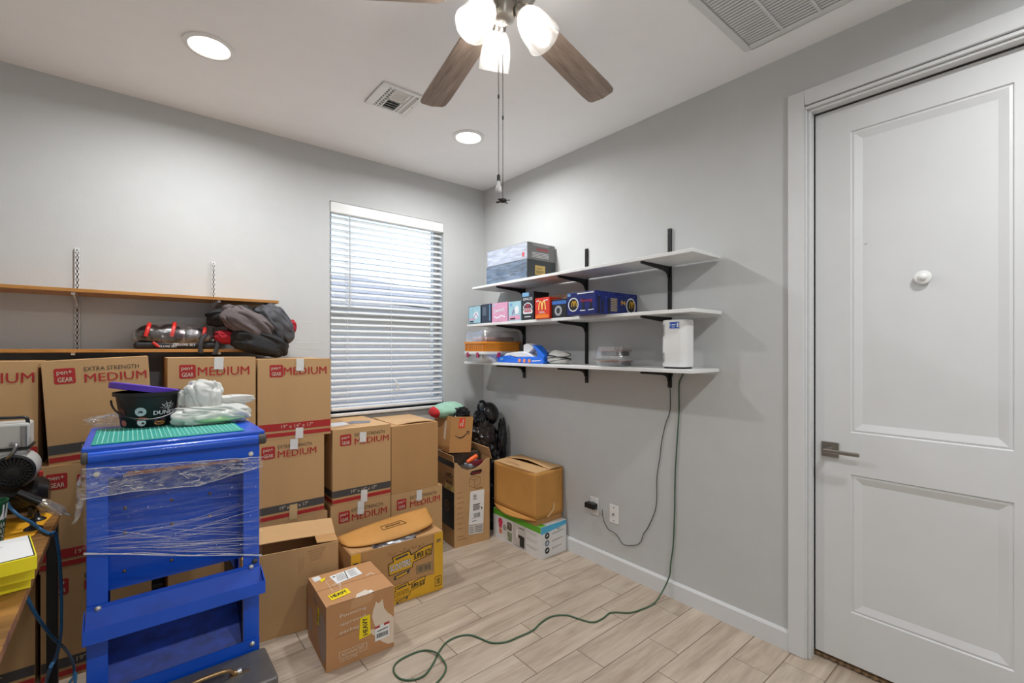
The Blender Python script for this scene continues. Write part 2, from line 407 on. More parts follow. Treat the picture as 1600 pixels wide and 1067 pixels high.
b = MB(); b.cyl((-.005, 0, 0), (-.050, 0, 0), .0115); b.build('spindle', NICKEL, hp, smooth=True)
MB().box(-.058, -.046, -.118, .012, -.0085, .0085).build('lever', NICKEL, hp, bevel=.004, seg=2)
kp = MB(); kp.lathe([(.027, 0), (.026, .004), (.015, .007), (.013, .011), (.009, .015), (.001, .0165)], 20, frame((0, -2.841 - dy0, 1.669 - dz0), (-1, 0, 0)))
kp.build('coat_knob', WHITE, door, smooth=40)
MB().box(-.0006, 0, -.012, 0, 0, .002).build('scratch', GREYM, door, loc=(-.0002 + .013, PX(1345, 383, .063).y - dy0 - .012, PX(1345, 383, .063).z - dz0), rot=(R(-15), 0, 0))
# carpet of the next room showing under the door
b = MB()
for k in range(26):
    y = -2.462 - .03 * k; b.sphere((.083, y - .015, .010), (.026, .021, .013), 8, 5)
tag(b.build('carpet_edge', mat('carpet', (150, 122, 92), .95, var=.35, scale=70, bump=.8, bscale=160), smooth=True), 'brown braided carpet edge showing under the white door', 'carpet')
struct(MB().box(T, 1.2, -3.6, -2.2, -.05, 0).build('floor_hall', mat('hall_carpet', (120, 100, 80), .95)))
struct(MB().box(1.2, 1.25, -3.6, -2.2, 0, H).box(T, 1.25, -3.65, -3.6, 0, H).box(T, 1.25, -2.2, -2.15, 0, H).build('wall_hall', PAINT))
struct(MB().box(T, 1.25, -3.65, -2.15, H, H + .05).build('ceiling_hall', CEIL))  # unseen; added with the side walls to stop sky light leaking round the door
# window: vinyl frame, two sashes with panes
win = struct(bpy.data.objects.new('window_1', None)); COL.objects.link(win); win.location = (WX0, .09, WZ0)
ww, wh = WX1 - WX0, WZ1 - WZ0
b = MB(); f = .04
for a in ((0, f, 0, .05, 0, wh), (ww - f, ww, 0, .05, 0, wh), (f, ww - f, 0, .05, 0, f), (f, ww - f, 0, .05, wh - f, wh)): b.box(*a)
b.build('window_frame', WHITE, win, bevel=.003)
mid = 1.665 - WZ0
MB().box(f, ww - f, -.006, .045, mid - .03, mid + .03).build('meeting_rail', WHITE, win, bevel=.003)
GL = film('window_glass', (240, 245, 250), .955, .02, (1, 1, 1), 2, .0, .05, .0)
MB().box(f, ww - f, .03, .034, f, mid - .03).build('pane', GL, win)
MB().box(f, ww - f, .02, .024, mid + .03, wh - f).build('pane', GL, win)
MB().box(-.01, ww + .01, -.112, .0, -.022, 0).build('window_sill', mat('sill_marble', (222, 220, 216), .3, var=.05, scale=20), win, bevel=.004)
# ============================================================ BLIND
bl = thing('window_blind', 'white two inch horizontal slat blind hanging in the window', 'window blind', (WX0 + .008, .024, WZ0))
bw = ww - .016
MB().box(-.004, bw + .004, -.032, .022, wh - .078, wh - .004).build('valance', WHITE, bl, bevel=.006, seg=2)
SL = mat('blind_slat', (236, 236, 234), .35, var=.008)
# slightly translucent white slats
n = SL.node_tree.nodes; l = SL.node_tree.links
tl = n.new('ShaderNodeBsdfTranslucent'); tl.inputs[0].default_value = (.9, .9, .9, 1)
mx = n.new('ShaderNodeMixShader'); mx.inputs[0].default_value = .35; l.new(n['Principled BSDF'].outputs[0], mx.inputs[1]); l.new(tl.outputs[0], mx.inputs[2]); l.new(mx.outputs[0], n['Material Output'].inputs[0])
zt, zb = wh - .105, .060; ns = 31; sl0 = None
for i in range(ns):
    z = zt + (zb - zt) * i / (ns - 1)
    if sl0 is None:
        m_ = MB(); m_.grid(lambda u, v: ((u - .5) * (bw - .006), (v - .5) * .050, .0028 * (1 - (2 * v - 1) ** 2) + .0014), 1, 5)
        m_.grid(lambda u, v: ((u - .5) * (bw - .006), (.5 - v) * .050, .0028 * (1 - (2 * v - 1) ** 2) - .0014), 1, 5)
        o = m_.build('slat', SL, bl, smooth=True, recalc=False); sl0 = o.data
    else:
        o = bpy.data.objects.new('slat', sl0); COL.objects.link(o); o.parent = bl
    o.location = (bw / 2, 0, z); o.rotation_euler = (R(35 if z + WZ0 > 1.7 else 29), 0, 0)
MB().box(.003, bw - .003, -.026, .026, .018, .040).build('bottom_rail', WHITE, bl, bevel=.005, seg=2)
for fx in (.13, .5, .875):
    b = MB()
    for dy in (-.024, .024): b.cyl((bw * fx, dy, .04), (bw * fx, dy, wh - .07), .0011, 5)
    b.build('ladder_cord', WHITE, bl)
b = MB(); b.tube(spline([(.125, -.036, wh - .085), (.126, -.037, wh - .4), (.124, -.036, wh - .73)], 3), .0045, 8)
b.build('tilt_wand', mat('wand_clear', (190, 190, 188), .2), bl, smooth=True)
b = MB(); b.tube(spline([(bw * .52, -.034, .22), (bw * .54, -.040, .19), (bw * .56, -.036, .14)], 4), [.004] * 4 + [.009] * 2 + [.006] * 3, 8)
b.build('cord_tassel', WHITE, bl, smooth=True)
# ============================================================ OUTSIDE
nh = thing('neighbour_house', 'pale stucco house with grey tiled roof outside the window', 'house', (1.2, 5.2, -.3))
struct(MB().box(-9, 14, .4, 9, -.4, -.3).build('ground_outside', mat('gravel', (170, 155, 135), .95, var=.2, scale=30)))
STU = mat('stucco', (160, 152, 140), .9, var=.05, bump=.3, bscale=60)
MB().box(-4.2, 5, 0, 4, 0, 2.55).build('wall', STU, nh)
RF = mat('roof_tile', (176, 170, 162), .85, var=.15, scale=12)
b = MB(); b.add([(-4.8, -.4, 2.75), (5.4, -.4, 2.30), (5.4, 2.2, 3.0), (-4.8, 2.2, 3.7), (-4.8, -.4, 2.60), (5.4, -.4, 2.15)], [(0, 1, 2, 3), (4, 5, 1, 0)])
rf = b.build('roof', RF, nh)
for k in range(14):
    y = -.4 + .18 * k
    MB().add([(-4.8, y, 2.77 + .365 * (y + .4)), (5.4, y, 2.32 + .27 * (y + .4)), (5.4, y + .17, 2.34 + .27 * (y + .57)), (-4.8, y + .17, 2.79 + .365 * (y + .57)), (-4.8, y, 2.73 + .365 * (y + .4)), (5.4, y, 2.28 + .27 * (y + .4))], [(0, 1, 2, 3), (4, 5, 1, 0)]).build('roof_course', RF, rf)
MB().box(-3.2, -2.2, -.02, .02, 1.0, 2.1).build('window', mat('far_glass', (90, 100, 110), .1), nh)
# ============================================================ CEILING LAMPS, VENTS
LENS = emat('lamp_lens', (255, 250, 242), 6.0)
def downlight(x, y, label):
    t = thing('recessed_light', label, 'ceiling light', (x, y, H), group='recessed ceiling lights')
    MB().lathe([(.100, 0), (.100, -.006), (.082, -.010), (.076, -.006), (.076, 0)], 40, cap=False).build('trim_ring', WHITE, t, smooth=40)
    MB().lathe([(.077, -.0045), (.001, -.0046)], 40, cap=False).build('lens', LENS, t)
    ld = bpy.data.lights.new('lamp', 'AREA'); ld.shape = 'DISK'; ld.size = .15; ld.energy = LAMP_W; ld.color = (.965, .985, 1.0); ld.spread = R(168)
    lo = bpy.data.objects.new('lamp', ld); COL.objects.link(lo); lo.parent = t; lo.location = (0, 0, -.014)
downlight(-2.065, -.752, 'round recessed light in ceiling above the brown wall shelves')
downlight(-.672, -.757, 'round recessed light in ceiling nearest the room corner')
downlight(-2.065, -3.46, 'round recessed light in ceiling on left side away from window')
downlight(-.672, -3.46, 'round recessed light in ceiling in front of the door')
# supply register
vt = thing('ceiling_register', 'small white square air register near the fan blade', 'air vent', (-1.233, -.872, H))
vw, vh = .118, .128
b = MB()
for a in ((-vw, vw, -vh, -vh + .022), (-vw, vw, vh - .022, vh), (-vw, -vw + .045, -vh + .022, vh - .022), (vw - .026, vw, -vh + .022, vh - .022)): b.box(a[0], a[1], a[2], a[3], -.009, 0)
b.build('vent_frame', WHITE, vt, bevel=.002)
MB().box(-vw + .04, vw - .02, -vh + .02, vh - .02, -.0015, 0).build('vent_back', mat('vent_dark', (70, 70, 70), .9), vt)
for x in (-.058, -.034, .046, .068): MB().box(x - .004, x + .004, -vh + .022, vh - .022, -.009, -.002).build('divider', WHITE, vt)
MB().box(-.034, .046, -.006, .006, -.009, -.002).build('divider', WHITE, vt)
for sgn in (-1, 1):
    for k in range(4):
        y = sgn * (.018 + k * .024)
        o = MB().box(-.040, .040, -.010, .010, -.0008, .0008).build('louver', WHITE, vt, loc=(.006, y, -.006), rot=(R(35 * sgn), 0, 0))
for x in (-.066, -.046):
    for k in range(9):
        MB().box(-.009, .009, -.003, .003, -.004, .002).build('louver', WHITE, vt, loc=(x, -.092 + k * .023, -.005))
for x in (.057, .080): MB().box(-.0008, .0008, -.1, .1, -.008, .004).build('louver', WHITE, vt, loc=(x, 0, -.005), rot=(0, R(-35), 0))
MB().lathe([(.003, 0), (.003, -.002)], 8).build('screw', GREYM, vt, loc=(.104, .0, -.009))
# return grille
gx0, gx1, gy0, gy1 = -.80, -.188, -2.88, -2.266
rg_ = thing('return_grille', 'large white louvered return air grille in the ceiling corner', 'air vent', ((gx0 + gx1) / 2, (gy0 + gy1) / 2, H))
hx, hy = (gx1 - gx0) / 2, (gy1 - gy0) / 2; fr_ = .032
b = MB()
for a in ((-hx, hx, -hy, -hy + fr_), (-hx, hx, hy - fr_, hy), (-hx, -hx + fr_, -hy + fr_, hy - fr_), (hx - fr_, hx, -hy + fr_, hy - fr_)): b.box(a[0], a[1], a[2], a[3], -.010, 0)
b.build('grille_frame', TRIM, rg_, bevel=.004)
MB().box(-hx + .03, hx - .03, -hy + .03, hy - .03, -.0015, 0).build('grille_back', mat('vent_grey', (205, 205, 205), .9), rg_)
nb = 4; bl_ = (2 * hy - 2 * fr_) / nb
for j in range(nb + 1):
    y = -hy + fr_ + j * bl_
    if 0 < j < nb: MB().box(-hx + fr_, hx - fr_, y - .006, y + .006, -.010, -.002).build('grille_bar', TRIM, rg_)
lm = None
for j in range(nb):
    for k in range(30):
        x = -hx + fr_ + .012 + k * (2 * hx - 2 * fr_ - .02) / 29.5
        if lm is None: o = MB().box(-.0074, .0074, -bl_ / 2 + .007, bl_ / 2 - .007, -.0007, .0007).build('louver', TRIM, rg_); lm = o.data
        else: o = bpy.data.objects.new('louver', lm); COL.objects.link(o); o.parent = rg_
        o.location = (x, -hy + fr_ + (j + .5) * bl_, -.0062); o.rotation_euler = (0, R(-6), 0)
# ============================================================ CEILING FAN
FX, FY = -1.385, -2.010
fan = thing('ceiling_fan', 'ceiling fan with grey brown wood blades and three frosted glass lamps', 'ceiling fan', (FX, FY, H))
MB().lathe([(.07, 0), (.07, -.02), (.045, -.045), (.018, -.055)], 28).build('canopy', NICKEL, fan, smooth=40)
MB().lathe([(.013, -.05), (.013, -.10)], 14).build('downrod', NICKEL, fan, smooth=40)
MB().lathe([(.03, -.09), (.085, -.10), (.112, -.125), (.112, -.175), (.09, -.195), (.05, -.200)], 36).build('motor_housing', NICKEL, fan, smooth=40)
MB().lathe([(.045, -.198), (.045, -.235), (.036, -.262), (.02, -.270)], 28).build('switch_housing', NICKEL, fan, smooth=40)
BW = wood('fan_blade_wood', (116, 100, 88), (172, 152, 136), 4.0, 0, .45, False, 1.5, 10, .1)
zb_ = 2.556 - H
prof = [(.190, -.042), (.22, -.056), (.585, -.064), (.635, -.061), (.649, -.050), (.658, 0), (.649, .050), (.635, .061), (.585, .064), (.22, .056), (.190, .042)]
b = MB(); b.prism(prof, .006, Matrix.Translation((0, 0, -.003)))
blade0 = b.build('blade', BW, fan, bevel=.0012)
arm = MB(); arm.prism([(.085, -.012), (.15, -.012), (.175, -.034), (.20, -.040), (.245, -.026), (.225, -.010), (.215, 0), (.225, .010), (.245, .026), (.20, .040), (.175, .034), (.15, .012), (.085, .012)], .005, Matrix.Translation((0, 0, .004)))
arm0 = arm.build('blade_arm', NICKEL, fan)
for k in range(5):
    a = R(9.4 + 72 * k)
    for src in (blade0, arm0):
        o = src if k == 0 else src.copy()
        if k: COL.objects.link(o)
        o.parent = fan; o.location = (0, 0, zb_); o.rotation_euler = (R(-6.2), R(5.8), a)
        o.rotation_mode = 'XYZ'
GLS = bpy.data.materials.new('frosted_glass'); GLS.use_nodes = True; MATS['frosted_glass'] = GLS
n = GLS.node_tree.nodes; l = GLS.node_tree.links
t1 = n.new('ShaderNodeBsdfTranslucent'); t1.inputs[0].default_value = (.95, .93, .88, 1)
t2 = n.new('ShaderNodeBsdfTransparent'); g1 = n.new('ShaderNodeBsdfGlossy'); g1.inputs['Roughness'].default_value = .15
m1 = n.new('ShaderNodeMixShader'); m1.inputs[0].default_value = .86; l.new(t1.outputs[0], m1.inputs[1]); l.new(t2.outputs[0], m1.inputs[2])
lw = n.new('ShaderNodeLayerWeight'); lw.inputs[0].default_value = .25
m2 = n.new('ShaderNodeMixShader'); l.new(lw.outputs['Facing'], m2.inputs[0]); l.new(m1.outputs[0], m2.inputs[1]); l.new(g1.outputs[0], m2.inputs[2])
l.new(m2.outputs[0], n['Material Output'].inputs[0])
BULBM = emat('bulb_glow', (255, 252, 248), BULB)
for a in (66, -54, 186):
    d = Vector((math.cos(R(a)), math.sin(R(a)), 0)); p0 = d * .060 + Vector((0, 0, -.238)); p1 = d * .135 + Vector((0, 0, -.348)); ax = (p1 - p0).normalized()
    M = frame(p0, ax)
    b = MB(); b.tube(spline([d * .03 + Vector((0, 0, -.235)), d * .05 + Vector((0, 0, -.230)), p0 - ax * .01, p0 + ax * .015], 4), .008, 10)
    b.lathe([(.018, -.012), (.026, 0), (.026, .022), (.022, .026)], 20, M); sk = b.build('lamp_arm', NICKEL, fan, smooth=40)
    pr = [(.026, .018), (.036, .030), (.046, .052), (.053, .085), (.056, .115), (.0575, .138)]
    b = MB(); b.lathe(pr, 32, M, cap=False); b.lathe([(r - .003, z) for r, z in pr[::-1]], 32, M, cap=False); b.lathe([(.0575, .138), (.0545, .138)], 32, M, cap=False)
    b.build('lamp_shade', GLS, fan, smooth=60)
    b = MB(); b.lathe([(.008, .02), (.014, .035), (.022, .055), (.025, .070), (.021, .086), (.010, .096), (.001, .098)], 18, M); b.build('bulb', BULBM, fan, smooth=60)
for (lat, zf, kind) in ((-.0160, 1.389 + (545 - 290) / FPX * 1.533, 0), (-.0015, 1.389 + (545 - 313) / FPX * 1.533, 1)):
    p = RT * lat; z0 = -.262; z1 = zf - H
    b = MB(); k = 0; b.cyl((p.x, p.y, z0), (p.x, p.y, z1 + (.03 if kind == 0 else 0)), .0012, 6)
    z = z0
    while z > z1 + .03: b.sphere((p.x, p.y, z), .0020, 6, 4); z -= .0075
    ch = b.build('pull_chain', mat('chain_metal', (90, 86, 82), .4, .8), fan, smooth=True)
    zc = z0 - .25 - .07 * kind; MB().cyl((p.x, p.y, zc), (p.x, p.y, zc - .012), .003, 8).build('chain_connector', BLACK, ch)
    if kind == 0:
        MB().lathe([(.0035, .046), (.0055, .044), (.0055, .026), (.004, .025)], 12, Matrix.Translation((p.x, p.y, z1 - .01))).build('fob_cap', BLACK, ch, smooth=40)
        MB().lathe([(.004, .026), (.006, .014), (.0105, .002), (.0105, -.008), (.006, -.014), (.001, -.015)], 16, Matrix.Translation((p.x, p.y, z1 - .01))).build('bulb_fob', mat('glass_fob', (225, 225, 225), .1), ch, smooth=60)
    else:
        b = MB(); b.lathe([(.006, .006), (.012, .003), (.012, -.004), (.004, -.008)], 14, Matrix.Translation((p.x, p.y, z1)))
        for q in range(4):
            Mq = Matrix.Translation((p.x, p.y, z1 - .003)) @ Matrix.Rotation(R(q * 90 + 20), 4, 'Z') @ Matrix.Rotation(R(12), 4, 'X'); b.box(.006, .026, -.0042, .0042, -.001, .001, Mq)
        b.build('fan_fob', BLACK, ch)
# ============================================================ WHITE SHELVES ON THE RIGHT WALL
SHZ = {'top': 1.867, 'middle': 1.582, 'bottom': 1.289}
SHY = {'top': (-2.073, -.245), 'middle': (-2.077, -.175), 'bottom': (-2.064, -.135)}
for nme, z in SHZ.items():
    y0, y1 = SHY[nme]
    tag(MB().box(-.290, -.0155, y0, y1, z - .018, z).build('wall_shelf', MELA, bevel=.0015), 'long white melamine wall shelf, %s one of the three' % nme, 'shelf', 'white wall shelves')
def track(p, nrm, z0, z1, m, label, group, hm):
    ax = Vector(nrm); t = thing('shelf_track', label, 'shelf track', (p[0], p[1], z0), math.atan2(ax.y, ax.x), group)
    L = z1 - z0; b = MB(); b.box(0, .003, -.0095, .0095, 0, L); b.box(0, .013, -.0095, -.0065, 0, L); b.box(0, .013, .0065, .0095, 0, L); b.box(.010, .013, -.0065, .0065, 0, .02); b.box(.010, .013, -.0065, .0065, L - .03, L)
    z = .03
    while z < L - .04: b.box(.010, .013, -.0065, .0065, z, z + .012); z += .028
    for s_ in (-1, 1): b.box(.010, .013, s_ * .0065, s_ * .0028, .02, L - .02)
    b.build('rail', m, t)
    s_ = MB(); z = .045
    while z < L - .05: s_.box(.0118, .0126, -.0022, .0022, z, z + .013); z += .028
    s_.build('slots', hm, t)
    MB().lathe([(.003, 0), (.003, .001)], 8, frame((.0131, 0, L - .012), (1, 0, 0))).build('screw', hm, t)
    return t
VOID = mat('slot_dark', (30, 30, 30), .9)
for y, z0, z1, w in ((-.536, 1.166, 2.03, 'nearest the room corner'), (-1.165, 1.164, 2.052, 'between the other two'), (-1.777, 1.172, 2.062, 'nearest the door')):
    track((0, y), (-1, 0), z0, z1, BLACK, 'black slotted steel shelf track on grey wall, %s' % w, 'black shelf tracks', VOID)
def bracket(p, nrm, z, L, m, label, group, hw=.062, tip=.013, th=.006):
    t = thing('shelf_bracket', label, 'bracket', (p[0], p[1], z), math.atan2(nrm[1], nrm[0]), group)
    out = [(.013, 0), (L, 0), (L, -tip * .8), (L - .012, -tip), (.075, -.026), (.045, -.034), (.030, -hw * .75), (.028, -hw), (.013, -hw)]
    b = MB(); Mx = Matrix(((1, 0, 0, 0), (0, 0, -1, th / 2), (0, 1, 0, 0), (0, 0, 0, 1)))
    b.prism(out, th, Mx); b.build('arm', m, t)
    MB().box(.013, L, -.007, .007, -.003, 0).build('flange', m, t)
    MB().box(L - .002, L + .002, -.007, .007, -.012, .004).build('tip', m, t)
for nme, z in SHZ.items():
    for y, w_ in ((-.536, 'nearest the room corner'), (-1.165, 'between its other two'), (-1.777, 'nearest the door')):
        bracket((0, y), (-1, 0), z - .0185, .272, BLACK, 'black steel bracket of the %s white shelf, %s' % (nme, w_), 'brackets of the %s white shelf' % nme)
# ---- generic printed box standing on a shelf of the right wall
def shelf_box(name, label, y0, y1, x0, x1, z0, h, m, cat='box', group=None, rz=0.0):
    """front faces -x; local axes: +x room-right along -y"""
    w = abs(y1 - y0); d = x1 - x0
    t = thing(name, label, cat, ((x0 + x1) / 2, (y0 + y1) / 2, z0), R(-90) + rz, group)
    MB().box(-w / 2, w / 2, -d / 2, d / 2, 0, h).build('carton', m, t, bevel=.0015)
    return t, w, d, h
ZT = SHZ['top']
SILV = film('foil_wrap', (200, 210, 225), .25, .15, (1, 1, 3), 10, .8, .35, .5)
GBOX = mat('grey_box', (118, 118, 118), .5, var=.05); DBOX = mat('charcoal_box', (52, 54, 56), .5, var=.08)
SIL = mat('silver_board', (198, 200, 210), .28, .35, var=.25, scale=12, stretch=(1, 3, 6), bump=.5, bscale=9)
GOLD = mat('gold_label', (190, 160, 90), .5, var=.1)
SIL2 = mat('silver_blue_board', (96, 112, 130), .25, .3, var=.6, scale=14, stretch=(1, 3, 5), bump=.6, bscale=11)
t, w, d, h = shelf_box('shoe_box', 'charcoal box wrapped in clear film, under the grey one', -.414, -.877, -.276, -.010, ZT, .130, DBOX, group='wrapped boxes on the top white shelf')
f_ = face('front', w, d, h); f_.rect('front_panel', SIL2, .004, .004, w - .004, h - .004); f_.done(t)
f_ = face('right', w, d, h); f_.rect('label', GOLD, .07, .03, .165, .095).text('lettering', INK, 'CLASSIC', .085, .068, .010).line('lettering', INK, [(.08, .055), (.155, .055)], .004, 2).line('lettering', INK, [(.08, .045), (.14, .045)], .004, 2); f_.done(t)
b = MB(); b.grid(lambda u, v: (-w / 2 + u * w, -d / 2 - .004 - .004 * noise.noise(Vector((u * 9, v * 3, 1))), v * h), 30, 8); b.build('wrap', film('box_wrap', (225, 232, 245), .90, .08, (1, 2, 4), 9, .8, .15, .3), t, smooth=True)
t, w, d, h = shelf_box('shoe_box', 'grey box with red lettering on top of the charcoal box', -.420, -.874, -.272, -.012, ZT + .1305, .118, GBOX, group='wrapped boxes on the top white shelf')
f_ = face('front', w, d, h); f_.rect('front_panel', SIL, .004, .004, w - .004, h - .004).rect('red_mark', mat('mark_red', (200, 70, 80), .5), w - .055, .02, w - .03, .05, 2); f_.done(t)
f_ = face('right', w, d, h); f_.poly('side_band', mat('side_band', (150, 150, 150), .5), [(.03, .118), (.22, .118), (.19, .095), (.06, .095)]).text('lettering', mat('mark_red2', (215, 50, 60), .5), 'MASTER', .085, .066, .017, .11)
for k in range(4): f_.line('small_print', mat('print_white', (220, 220, 220), .6), [(.04, .05 - k * .010), (.20, .05 - k * .010)], .004, 2)
f_.done(t)
b = MB(); b.grid(lambda u, v: (-w / 2 + u * w, -d / 2 - .004 - .004 * noise.noise(Vector((u * 9, v * 3, 5))), v * h), 30, 8); b.build('wrap', film('box_wrap', (225, 232, 245), .90, .08, (1, 2, 4), 9, .8, .15, .3), t, smooth=True)
# ---- middle shelf row
ZM = SHZ['middle']; FXM = -.286
def yy(u, x=FXM): return PX(u, 500, x).y
LB = mat('pale_blue_print', (160, 200, 212), .45, var=.12, scale=30); PK = mat('pink_print', (222, 160, 190), .45, var=.08, scale=30)
NAVY = mat('navy_box', (38, 48, 66), .4, var=.08); BLK = mat('black_box', (24, 24, 30), .35, var=.1)
MRED = mat('meal_red', (216, 52, 28), .4, var=.04); MYEL = mat('arch_yellow', (250, 190, 30), .45, var=.03)
DBL = mat('deep_blue_box', (16, 34, 112), .35, var=.25, scale=40); PW_ = mat('print_bright', (232, 234, 238), .5, var=.02); CYAN = mat('print_cyan', (120, 170, 210), .5, var=.1)
PURP = mat('print_mauve', (150, 120, 170), .5, var=.1); ORG = mat('print_orange', (240, 130, 30), .5)
def arches(p, u, v, s, k=2, m=None):
    m = m or MYEL
    for q in (-1, 1):
        pts = [(u + q * s * .25 + .25 * s * math.cos(R(a)), v + s * .9 * math.sin(R(a))) for a in range(0, 181, 20)]
        p.line('arch_logo', m, pts, s * .13, k)
def small(u0, u1, vtop, label, m, depth=.10, name='collectible_box', x=FXM, rz=0.0):
    h = PX((u0 + u1) / 2, vtop, x).z - ZM
    return shelf_box(name, label, yy(u0 + .5, x), yy(u1 - .5, x), x, x + depth, ZM, h, m, 'box', 'small boxes on the middle white shelf', rz)
t, w, d, h = small(731.5, 752, 478, 'small pale blue box at shelf end beside the navy box', NAVY)
f_ = face('front', w, d, h); f_.rect('printed_panel', LB, .006, .006, w - .006, h - .004).disc('motif', PW_, w * .62, h * .48, w * .2, 2, h * .2).line('motif', PURP, [(w * .45, h * .3), (w * .6, h * .6), (w * .8, h * .35)], .006, 3).rect('title_bar', INK, .02, .014, .07, .024, 2).rect('motif_panel', PK, .01, .03, w * .5, h * .3, 1.5); f_.done(t)
t, w, d, h = small(752, 767.5, 475, 'small plain navy box with grey window', NAVY)
f_ = face('front', w, d, h); f_.rect('window_print', mat('slate_print', (92, 104, 120), .5), w * .12, h * .4, w * .5, h * .85).line('edge_print', CYAN, [(w - .012, h * .1), (w - .012, h * .95)], .010, 2); f_.done(t)
t, w, d, h = small(768, 793.5, 473, 'small pink box with white script lettering', PK)
f_ = face('front', w, d, h); f_.rect('printed_panel', PK, .006, .004, w - .006, h - .004).text('lettering', PW_, 'Sweet', w * .15, h * .48, .030, w * .68, .03, 6).line('motif', PW_, [(w * .15, h * .3), (w * .4, h * .22), (w * .62, h * .34), (w * .85, h * .25)], .010).rect('corner_print', LB, .01, h * .84, .04, h * .93, 2); f_.done(t)
t, w, d, h = small(794, 814.5, 471, 'small pale blue box between pink box and tall black box', LB)
f_ = face('front', w, d, h); f_.disc('motif', PW_, w * .68, h * .55, w * .17, 2, h * .22).rect('motif_panel', PK, .008, .008, w - .008, h * .28).line('motif', PURP, [(w * .3, h * .35), (w * .45, h * .6), (w * .5, h * .4)], .006, 3).rect('title_bar', INK, .02, .012, .075, .022, 2).disc('badge', CYAN, w * .2, h * .85, .012); f_.done(t)
t, w, d, h = small(815, 834.5, 456, 'tall black box with burger shaped outline', BLK, .14)
f_ = face('front', w, d, h); f_.disc('dome_print', PW_, w * .5, h * .40, w * .40, 1, h * .22, 0, 180).rrect('dome_print', PW_, w * .1, h * .22, w * .9, h * .38, .012, 1).disc('dome_fill', NAVY, w * .5, h * .42, w * .33, 2, h * .17, 0, 180).rect('dome_fill', mat('burger_pink', (190, 110, 120), .5), w * .2, h * .28, w * .8, h * .36, 2).rect('top_band', CYAN, .004, h * .84, w * .6, h - .004).text('lettering', PW_, 'SPACE', w * .12, h * .70, .018, w * .76)
arches(f_, w * .5, h * .36, w * .34, 3, mat('arch_red', (200, 60, 70), .5))
f_.line('small_print', PW_, [(w * .25, h * .12), (w * .75, h * .12)], .006, 2); f_.done(t)
t, w, d, h = small(835.5, 859, 465, 'small red box with yellow arches', MRED, .12, x=-.30)
f_ = face('front', w, d, h); arches(f_, w * .5, h * .42, w * .46, 2, mat('arch_cream', (250, 225, 120), .5))
f_.rect('base_print', ORG, .006, .006, w - .006, h * .18).text('lettering', PW_, 'MEAL', w * .3, h * .27, .012, w * .4).rect('base_print', ORG, w * .2, h * .2, w * .8, h * .24).line('motif', PW_, [(w * .62, h * .85), (w * .9, h * .88)], .006, 2).line('motif', PW_, [(w * .1, h * .84), (w * .3, h * .88)], .006, 2); f_.done(t)
t, w, d, h = small(861.5, 886, 467, 'small black box with silver disc beside large blue box', BLK, .13)
f_ = face('front', w, d, h); f_.rect('top_band', mat('band_blue', (60, 110, 190), .4), .003, h * .72, w - .003, h * .9).disc('disc_print', mat('silver_print', (170, 172, 178), .4), w * .45, h * .38, w * .24, 1, h * .27).disc('disc_print', DBOX, w * .45, h * .38, w * .13, 2, h * .16); f_.done(t)
# tan pack behind the red box
t, w, d, h = shelf_box('collectible_box', 'brown and tan patterned box behind the red box', -.76, -1.20, -.135, -.02, ZM, .165, mat('tan_pack', (150, 120, 96), .6, var=.4, scale=30), 'box', 'small boxes on the middle white shelf')
f_ = face('front', w, d, h); f_.rect('printed_panel', mat('tan_band', (196, 170, 140), .6, var=.15, scale=30), .1, .02, w - .02, h - .02); f_.done(t)
t, w, d, h = shelf_box('collectible_box', 'large deep blue box with yellow arches and number 94', -1.352, -1.564, -.391, -.012, ZM, .127, DBL, 'box', 'small boxes on the middle white shelf')
f_ = face('front', w, d, h); f_.disc('ring_print', PW_, w * .24, h * .46, .040, 1).disc('ring_fill', BLK, w * .24, h * .46, .033, 2); arches(f_, w * .27, h * .37, .034, 3)
f_.text('signature', mat('sign_red', (200, 40, 60), .5), 'Racing', w * .50, h * .52, .018, w * .40, .01).line('city_print', BLK, [(w * .6, .02), (w * .6, h * .7)], .016, 1).line('city_print', BLK, [(w * .85, .02), (w * .85, h * .55)], .014, 1).line('small_print', PW_, [(w * .48, .022), (w * .66, .022)], .005, 2).line('small_print', PW_, [(w * .76, .022), (w * .95, .024)], .005, 2).line('title_print', PW_, [(w * .38, h * .93), (w * .95, h * .93)], .006, 2).rect('badge', CYAN, .006, h * .84, .03, h * .95, 2)
f_.done(t)
f_ = face('right', w, d, h); f_.disc('ring_print', PW_, d * .84, h * .45, .046, 1).disc('ring_fill', BLK, d * .84, h * .45, .038, 2); arches(f_, d * .86, h * .34, .044, 3)
f_.text('number', MYEL, '94', d * .58, h * .45, .026, .042, .02, 0, 2, .15)
for k in range(8): f_.line('lines_print', mat('gold_line', (200, 180, 110), .5), [(d * (.34 + .004 * (k % 3)), h * (.70 - k * .075)), (d * (.50 - .008 * (k % 2)), h * (.70 - k * .075))], .004, 2)
for k, (q, e) in enumerate(((.06, .78), (.14, .62), (.28, .7))): f_.rect('city_print', BLK, d * q, .004, d * q + .016, h * e)
rg = random.Random(5)
for k in range(16): f_.disc('star_print', CYAN, rg.uniform(.02, d - .02), rg.uniform(h * .7, h - .01), .0025, 1, n=6)
f_.done(t)
